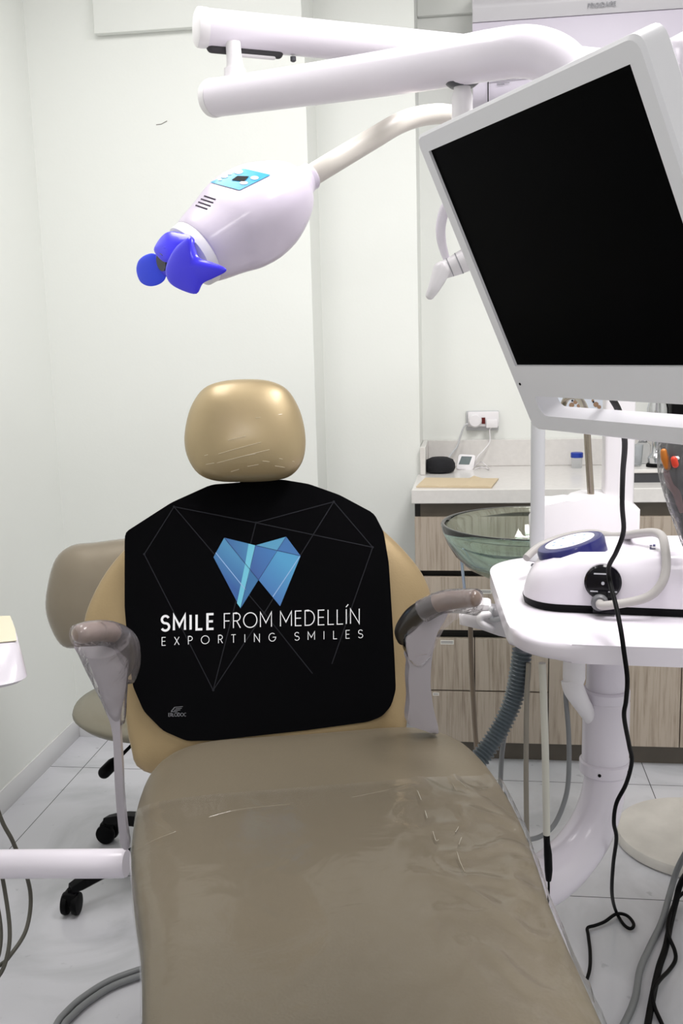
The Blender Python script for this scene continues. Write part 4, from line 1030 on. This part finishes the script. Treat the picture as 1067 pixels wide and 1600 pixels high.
# ================================================================== SCALER UNIT
su = thing('scaler_unit', 'white ultrasonic scaler unit with navy dial standing on the instrument table', 'scaler', (0.28, 1.95, ZB_))
so = atZ(808, 926, ZB_ + 0.012); s1_ = atZ(1067, 958, ZB_ + 0.0)
sx = Vector((s1_.x - so.x, (1.815 - 1.875), 0)).normalized(); sx = Vector((1, -0.13, 0)).normalized(); sy = Vector((0.13, 1, 0)).normalized()
S0 = Vector((0.086, 1.905, ZB_))
def S(x, y, z): return S0 + sx * x + sy * y + Vector((0, 0, z))
# plan: pointed nose on the left
def sc_ring(z, ins, n=1):
    pts2 = [(0.0 + ins, 0.055), (0.045 + ins * 0.6, 0.0 + ins), (0.46, 0.0 + ins * 0.9), (0.46, 0.235 - ins), (0.06, 0.235 - ins), (0.0 + ins, 0.17)]
    return [Vector((p.x, p.y, z)) for p in round_poly([Vector((a, c, 0)) for a, c in pts2], [0.03, 0.04, 0.01, 0.01, 0.05, 0.05], 5)]
def topz(x): return 0.06 + 0.052 * min(1, max(0, x / 0.11)) ** 0.8 + 0.012 * max(0, min(1, (x - 0.15) / 0.2))
rg = []
for t, ins in ((0.0, 0.0), (0.3, 0.002), (0.6, 0.006), (0.8, 0.012), (0.92, 0.02), (0.98, 0.03), (1.0, 0.042)):
    ring = sc_ring(0, ins)
    rg.append([S(p.x, p.y, 0.016 + (topz(p.x) - 0.016) * t) for p in ring])
b = MB(); b.rings(rg); sbody = b.build('body', WHITE, su, smooth=55)
b = MB(); b.rings([[S(p.x, p.y, z) for p in sc_ring(0, ins)] for z, ins in ((0.0, 0.006), (0.003, 0.002), (0.0165, -0.0008))]); b.build('base_plate', BLACK, su)
sbv = BVHTree.FromPolygons([v.co + Vector(sbody['_w']) for v in sbody.data.vertices], [list(p.vertices) for p in sbody.data.polygons])
# dial
dc = (hit(sbv, 893, 862, 0.0) or S(0.12, 0.11, 0.11)) + Vector((0, 0, 0.007))
dn_ = (Vector((0, 0, 1)) + sx * -0.28 + sy * -0.04).normalized()
du = (sx - dn_ * sx.dot(dn_)).normalized(); dv = dn_.cross(du)
def disc(b, profile, c, ru=1, rv=1, seg=48):
    b.rings([[c + du * (q * ru * math.cos(2 * math.pi * k / seg)) + dv * (q * rv * math.sin(2 * math.pi * k / seg)) + dn_ * h for k in range(seg)] for q, h in profile])
b = MB(); disc(b, [(0.068, -0.03), (0.069, 0.008), (0.066, 0.014), (0.054, 0.017), (0.050, 0.0155)], dc, 1.0, 1.0); dial = b.build('dial', NAVY, su)
b = MB(); disc(b, [(0.0505, 0.008), (0.0505, 0.0165), (0.049, 0.0172)], dc, 1.0, 1.0); tpz = b.build('touch_face', WHITE2, dial)
b = MB()
for k in range(8):
    a = 0.5 + k * 0.75; c_ = dc + du * 0.034 * math.cos(a) + dv * 0.034 * math.sin(a) + dn_ * 0.0173
    b.lathe([(0.003, 0), (0.003, 0.0004)], c_, dn_, 10)
b.build('touch_marks', mat('pale_blue_marks', (150, 180, 210), 0.4), tpz)
# black magnet holder on the front
hc = hit(sbv, 942, 908, 0.0) or S(0.19, 0, 0.06)
b = MB(); b.lathe([(0.0335, 0), (0.0345, 0.004), (0.0345, 0.014), (0.031, 0.018), (0.001, 0.019)], hc + sy * 0.004, -sy, 40)
q = hit(sbv, 943, 938, 0.0) or S(0.19, 0, 0.03)
b.box((-0.020, -0.014, -0.022), (0.022, 0.004, 0.022), 0.002, M=Matrix(((sx.x, sy.x, 0, q.x), (sx.y, sy.y, 0, q.y), (0, 0, 1, q.z), (0, 0, 0, 1))))
mg = b.build('handpiece_rest', mat('gloss_black', (9, 7, 16), 0.15, coat=0.3, spec=0.2), su)
b = MB(); c_ = hc - sy * 0.0155
for du_, dz2, wl_ in ((-0.004, 0.018, 0.026), (-0.016, -0.016, 0.014), (0.022, -0.016, 0.008), (0.012, -0.016, 0.004)):
    p = c_ + sx * du_ + Vector((0, 0, dz2)); b.box((-wl_ / 2, -0.0035, -0.001), (wl_ / 2, 0, 0.001), M=Matrix(((sx.x, sy.x, 0, p.x), (sx.y, sy.y, 0, p.y), (0, 0, 1, p.z), (0, 0, 0, 1))))
b.lathe([(0.003, 0), (0.003, 0.004)], c_, -sy, 12)
b.build('highlight_mark', mat('silver_marks', (206, 206, 214), 0.3, metal=0.4), mg)
q2 = (hit(sbv, 937, 938, 0.0) or q) - sy * 0.012
b = MB(); b.lathe([(0.016, 0), (0.016, 0.008), (0.012, 0.012), (0.001, 0.012)], q2, -sy, 28); b.build('socket', mat('grey_socket', (110, 110, 114), 0.4), su)
b = MB(); b.tube([q2 - sy * 0.01, q2 - sy * 0.024 + sx * 0.012, S(0.235, -0.03, 0.045), S(0.265, -0.02, 0.08), S(0.268, 0.02, 0.125), S(0.255, 0.11, 0.14), atY(962, 838, 2.1), atY(925, 833, 2.17), atY(890, 837, 2.2), atY(860, 846, 2.2), atY(838, 857, 2.18), atY(822, 872, 2.15)], 0.0085, 16, 8); b.build('hose', mat('warm_grey_hose', (176, 172, 170), 0.4), su)
# small printed mark on top
b = MB(); c0 = hit(sbv, 1018, 857, 0.0008)
if c0:
    for (x0, x1, y0, y1) in ((1015, 1019, 852, 853.4), (1015, 1018, 855, 856.4), (1020, 1024, 851, 854), (1015, 1024, 857, 858.6)):
        pts = [hit(sbv, *p, 0.0008) for p in ((x0, y0), (x1, y0), (x1, y1), (x0, y1))]
        if all(pts): b.poly(pts)
    b.build('printed_logo', mat('navy_print', (30, 34, 90), 0.5), sbody)
b = MB(); p = hit(sbv, 832, 883, 0.0)
if p: b.lathe([(0.004, -0.001), (0.004, 0.001)], p, (-0.6, -0.5, 0.6), 14); b.build('sensor_window', mat('grey_sensor', (90, 90, 96), 0.3), sbody)

# ================================================================== MONITOR CORD
fl = lambda x, y, z=0.004: atZ(x, y, z)
fl2 = lambda x, y: atZ(x, y, 0.0085)
def behind(x, y, e): return onmon(x, y) + ray(x, y).normalized() * e
cp = [behind(936, 590, 0.06), behind(947, 606, 0.08), behind(957, 624, 0.12), behind(968, 647, 0.2), atY(976, 690, 1.38), atY(973, 740, 1.52), atY(972, 790, 1.6), atY(974, 830, 1.66), atY(963, 862, 1.70), atY(951, 886, 1.74), atY(953, 910, 1.75), atY(962, 945, 1.70), atY(970, 985, 1.662), atY(975, 1020, 1.65), atY(980, 1060, 1.65), atY(978, 1095, 1.67), atY(975, 1120, 1.69), atY(983, 1165, 1.75), atY(987, 1190, 1.78), atY(978, 1225, 1.82), atY(963, 1255, 1.84), atY(959, 1285, 1.86), atY(963, 1310, 1.9), atY(958, 1350, 1.98), atY(956, 1395, 2.1), atZ(962, 1423, 0.02), fl2(974, 1444), fl2(985, 1451), fl2(990, 1444), fl2(980, 1431), atZ(963, 1428, 0.012), fl2(945, 1440), fl2(930, 1446), fl2(918, 1450), fl2(919, 1462), fl2(922, 1490), fl2(920, 1520), fl2(905, 1560)]
b = MB(); b.tube(cp, 0.0040, 12, 6); tag(b.build('power_cable', BLACK), 'long thin black cord falling from the monitor past the table to the floor', 'cord')

# ================================================================== RIGHT EDGE: stand, hoses, wrapped instruments
mb_ = atZ(1088, 1300, 0.03)
rb_ = (1088 - 973) * 1.0 * mpp((mb_ - CAM).length) * 0.96
fs = thing('marble_stand', 'round pale marble stand base with a steel pole at the right edge', 'stand', (mb_.x, mb_.y, 0))
b = MB(); b.lathe([(rb_ * 0.97, 0), (rb_, 0.006), (rb_, 0.022), (rb_ * 0.975, 0.03), (0.001, 0.03)], (mb_.x, mb_.y, 0), (0, 0, 1), 64); b.build('base', MARBLE, fs)
b = MB(); b.lathe([(0.03, 0.0), (0.028, 0.006), (0.016, 0.012), (0.013, 0.03)], (mb_.x, mb_.y, 0.03), (0, 0, 1), 24); b.build('socket', CHROME, fs)
b = MB(); b.tube([(mb_.x, mb_.y, 0.05), (mb_.x + 0.03, mb_.y + 0.01, 0.5)], 0.010, 18); b.build('pole', CHROME, fs)
hose('floor_hose', [atZ(1100, 1285, 0.25), atZ(1062, 1350, 0.1), fl(1047, 1395, 0.03), fl(1034, 1440, 0.008), fl(1015, 1480, 0.008), fl(1000, 1515, 0.008), fl(992, 1560, 0.008), fl(975, 1600, 0.008), fl(950, 1640, 0.008)], 0.0078, HOSEG, 'grey hose running down the floor beside black cords at the right edge')
hose('floor_cable', [atZ(1100, 1330, 0.2), atZ(1066, 1375, 0.08), fl(1056, 1408, 0.03), fl(1047, 1445, 0.008), fl(1040, 1480, 0.008), fl(1030, 1510, 0.008), fl(1022, 1545, 0.008), fl(1012, 1600, 0.008), fl(1005, 1650, 0.008)], 0.0075, BLACK, 'thick black cord running straight down the floor at the right edge', cat='cord')
hose('floor_cable', [atZ(1090, 1380, 0.06), fl(1064, 1398, 0.022), fl(1052, 1415, 0.02), fl(1044, 1440, 0.02), fl(1044, 1460, 0.02), fl(1054, 1485, 0.012), fl(1055, 1500, 0.006), fl(1046, 1515, 0.006), fl(1030, 1532, 0.018), fl(1020, 1550, 0.02), fl(1022, 1572, 0.012), fl(1034, 1600, 0.006), fl(1050, 1640, 0.006)], 0.0045, BLACK, 'thinner black cord weaving around the thick black cord on the floor', cat='cord')
YW = 1.86
wi = thing('wrapped_handpiece', 'dark handpiece with orange and red ends wrapped in clear plastic, right edge', 'handpiece', atY(1060, 760, YW))
b = MB(); b.tube([atY(1062, 690, YW), atY(1058, 730, YW), atY(1060, 770, YW), atY(1068, 810, YW), atY(1078, 850, YW)], [0.022, 0.024, 0.02, 0.014, 0.01], 18, 5); b.build('body', mat('charcoal_handpiece', (44, 46, 52), 0.3, coat=0.5), wi)
b = MB(); b.tube([atY(1037, 706, YW - 0.02), atY(1039, 716, YW - 0.02), atY(1043, 730, YW - 0.02)], [0.006, 0.0075, 0.006], 14, 4, round_end=True); b.build('orange_tip', ORANGE, wi)
b = MB(); b.tube([atY(1053, 718, YW - 0.034), atY(1055, 726, YW - 0.034)], 0.006, 14, round_end=True); b.build('red_tip', RED, wi)
b = MB(); b.tube([atY(1056, 715.5, YW - 0.034), atY(1059, 716, YW - 0.034)], 0.003, 10, round_end=True); b.build('white_cap', WHITE2, wi)
b = MB(); b.tube([atY(1042, 735, YW - 0.01), atY(1048, 755, YW - 0.01), atY(1057, 770, YW - 0.015), atY(1065, 800, YW - 0.01)], [0.007, 0.009, 0.008, 0.006], 12, 5); b.build('pink_tube', mat('dusky_pink_tube', (132, 96, 98), 0.35, coat=0.5), wi)
b = MB(); b.tube([atY(1058, 680, YW), atY(1054, 705, YW), atY(1056, 735, YW), atY(1061, 770, YW), atY(1069, 810, YW), atY(1080, 850, YW)], [0.027, 0.031, 0.032, 0.027, 0.021, 0.016], 24, 5); b.build('plastic_wrap', FILM2, wi, smooth=80)
b = MB(); b.tube([atY(1080, 848, YW), atY(1100, 880, YW), (0.6, 1.76, 0.9), (0.6, 1.76, 0.884)], 0.01, 12, 5); b.build('holder_rod', GREYP, wi)

# ================================================================== STOOL
SC = Vector((-0.735, 2.42, 0))
sl = thing('dentist_stool', 'taupe dentist stool with film wrapped backrest behind the dental chair', 'stool', SC)
seat_z = atY(150, 1105, 2.40).z
n_ = 48
b = MB()
b.lathe([(0.05, -0.032), (0.18, -0.028), (0.226, -0.018), (0.242, -0.002), (0.238, 0.009), (0.205, 0.02), (0.12, 0.012), (0.001, 0.006)], SC + Vector((-0.072, 0, seat_z + 0.008)), (0, 0, 1), n_); b.build('seat', STOOLS, sl, smooth=70)
bo2 = [(72, 950), (76, 910), (88, 872), (112, 852), (150, 847), (200, 841), (260, 842), (310, 855), (330, 900), (325, 960), (305, 1005), (250, 1016), (190, 1008), (130, 1012), (100, 1010), (82, 985)]
sn = Vector((0.10, -1, 0.12)).normalized(); sp0 = Vector((-0.80, 2.50, 0.83))
def sb_(x, y): return onP(x, y, sp0, sn)
b = MB(); b.pillow(smooth_loop([sb_(x, y) for x, y in bo2], 4), sn, 0.075, 0.035, p=2.4, q=2.0, K=12); b.build('backrest', STOOLV, sl, smooth=80)
b = MB(); q = sb_(205, 930) - sn * 0.02
b.tube([q, q + Vector((0, 0.06, -0.05)), Vector((q.x, q.y + 0.09, 0.62)), Vector((q.x + 0.01, q.y + 0.05, seat_z - 0.055)), SC + Vector((0, 0.02, seat_z - 0.065))], 0.014, 14, 6); b.build('back_bracket', BLACK, sl)
b = MB(); b.lathe([(0.025, 0.10), (0.03, 0.105), (0.03, 0.3), (0.02, 0.305), (0.02, seat_z - 0.06), (0.07, seat_z - 0.052), (0.07, seat_z - 0.045)], SC, (0, 0, 1), 24); b.build('gas_column', BLACK, sl)
la0 = atY(205, 1165, 2.36); la1 = atY(182, 1188, 2.30); la2 = atY(163, 1207, 2.25)
b = MB(); b.tube([SC + Vector((0.0, -0.02, seat_z - 0.07)), la0, la1], 0.005, 10); b.tube([la1, la1.lerp(la2, 0.3), la2], [0.011, 0.0155, 0.0155], 16, round_end=True); b.build('lever', BLACK, sl)
for k in range(5):
    a = math.radians(221 - 74 * k) if k < 2 else math.radians(221 - 72 * k)
    d = Vector((math.cos(a), math.sin(a), 0)); R_ = 0.345
    if k < 2:
        e_ = atZ(*((113, 1428), (169, 1315))[k], 0.0) - SC; R_ = e_.length; d = e_ / R_
    t_ = Vector((-d.y, d.x, 0)); fR = R_ / 0.345
    b = MB()
    rgs = []
    for s_, wv, zt_, hh2 in ((0.02, 0.026, 0.135, 0.035), (0.15, 0.024, 0.128, 0.03), (0.27, 0.022, 0.105, 0.026), (0.32, 0.02, 0.088, 0.022), (0.345, 0.017, 0.078, 0.014)):
        c_ = SC + d * (s_ * fR)
        rgs.append([c_ + t_ * x * wv + Vector((0, 0, zt_ - hh2 * y)) for x, y in ((-1, 0.9), (-0.7, 0), (0.7, 0), (1, 0.9), (0.8, 1.1), (-0.8, 1.1))])
    b.rings(rgs); lg = b.build('leg', BLACK, sl, smooth=50)
    b = MB(); cc = SC + d * R_
    wd2 = (d * 0.6 + t_ * 0.8).normalized() if k != 1 else (d * 0.9 + t_ * 0.3).normalized()
    ax = Vector((-wd2.y, wd2.x, 0))
    for sgn in (-1, 1):
        b.lathe([(0.016, -0.009), (0.027, -0.007), (0.029, 0.0), (0.027, 0.007), (0.016, 0.009)], cc + ax * (0.0135 * sgn) + Vector((0, 0, 0.0295)), ax, 26)
    b.tube([cc + Vector((0, 0, 0.03)), cc + Vector((0, 0, 0.07))], 0.008, 10)
    b.box((-0.017, -0.018, 0.028), (0.017, 0.018, 0.062), 0.006, M=Matrix.Translation(cc)); b.build('caster', BLACK, lg)

# ================================================================== LEFT DELIVERY UNIT
YT = 1.62
du_ = thing('tray_unit', 'white horizontal arm tube and tray box at the left side of the chair', 'delivery unit', atY(60, 1349, YT))
b = MB(); b.tube([atY(-140, 1353, YT - 0.05), atY(0, 1350, YT), atY(100, 1349.5, YT), atY(193, 1349, YT), atY(198, 1349, YT)], [0.0262] * 4 + [0.024], 30); b.build('arm_tube', WHITE, du_)
zt0 = 0.935
top_px = [(-150, 1020), (29, 1003), (17, 964), (-150, 966)]
bot_px = [(-150, 1105), (45, 1064), (33, 1020), (-150, 1030)]
rg = []
for t, z in ((0.0, zt0), (0.06, zt0 - 0.001), (0.5, zt0 - 0.025), (0.85, zt0 - 0.042), (0.97, zt0 - 0.05), (1.0, zt0 - 0.056)):
    f = t ** 0.8; ins = -0.012 if t == 0 else (-0.01 if t == 1.0 else 0)
    pts = [atZ(a[0], a[1], zt0).lerp(atZ(c_[0], c_[1], zt0 - 0.052), f) for a, c_ in zip(top_px, bot_px)]
    c0_ = sum(pts, Vector()) / 4
    pts = [Vector((p.x, p.y, z)) + (c0_ - p).normalized() * -ins for p in pts]
    for p in pts: p.z = z
    rg.append(round_poly(pts, [0.01, 0.03, 0.02, 0.01], 5))
b = MB(); b.rings(rg); b.build('tray_box', WHITE, du_, smooth=60)
q = atY(-60, 1080, YT + 0.15)
b = MB(); b.tube([(q.x - 0.03, YT + 0.08, q.z + 0.01), (q.x - 0.03, YT + 0.06, q.z - 0.15), atY(-110, 1352, YT - 0.035)], 0.024, 20, 6); b.build('tray_post', WHITE, du_)
# cream paper laid over the tray box
b = MB()
pts = [atZ(x, y, zt0 + 0.001) for x, y in ((-140, 1018), (26, 1001.5), (24, 984), (16, 963), (-140, 967))]
b.prism(pts, (0, 0, 0.0012))
tag(b.build('tray_paper', CREAM), 'cream paper sheet lying on the white tray box at left', 'paper')
hose('delivery_hose', [atY(-40, 1095, YT + 0.12), atY(-30, 1180, YT + 0.12), atY(0, 1275, YT + 0.12), atY(20, 1315, YT + 0.12), atY(42, 1370, YT + 0.13), atY(48, 1410, YT + 0.13), atY(40, 1455, YT + 0.1), atY(18, 1490, YT + 0.06), atY(0, 1508, YT + 0.02), atY(-40, 1525, YT)], 0.0042, HOSED, 'dark hose of the outer loop hanging behind the white arm tube')
hose('delivery_hose', [atY(-30, 1095, YT + 0.08), atY(-25, 1250, YT + 0.08), atY(-3, 1340, YT + 0.08), atY(8, 1395, YT + 0.08), atY(15, 1450, YT + 0.06), atY(12, 1490, YT + 0.03), atY(-2, 1525, YT), atY(-40, 1560, YT - 0.03)], 0.0042, HOSED, 'dark hose of the inner loop hanging behind the white arm tube')
hose('delivery_hose', [atY(-50, 1095, YT + 0.05), atY(-40, 1250, YT + 0.05), atY(-12, 1380, YT + 0.05), atY(0, 1440, YT + 0.04), atY(0, 1480, YT + 0.02), atY(-10, 1510, YT), atY(-40, 1540, YT - 0.03)], 0.0042, HOSED, 'dark hose barely showing at the left frame edge')
hose('floor_cable', [fl(262, 1502, 0.01), fl(215, 1516, 0.01), fl(170, 1533, 0.01), fl(130, 1558, 0.01), fl(105, 1580, 0.01), fl(88, 1602, 0.01), fl(78, 1640, 0.01)], 0.0075, HOSEG, 'grey cable curving on the floor under the chair, the outer of a pair', 'grey pair of cables on the floor', cat='cable')
hose('floor_cable', [fl(262, 1512, 0.01), fl(215, 1526, 0.01), fl(172, 1543, 0.01), fl(134, 1568, 0.01), fl(112, 1588, 0.01), fl(99, 1604, 0.01), fl(90, 1640, 0.01)], 0.0075, HOSEG, 'grey cable curving on the floor under the chair, the inner of a pair', 'grey pair of cables on the floor', cat='cable')
for o in sc.objects:
    if '_w' in o: del o['_w']
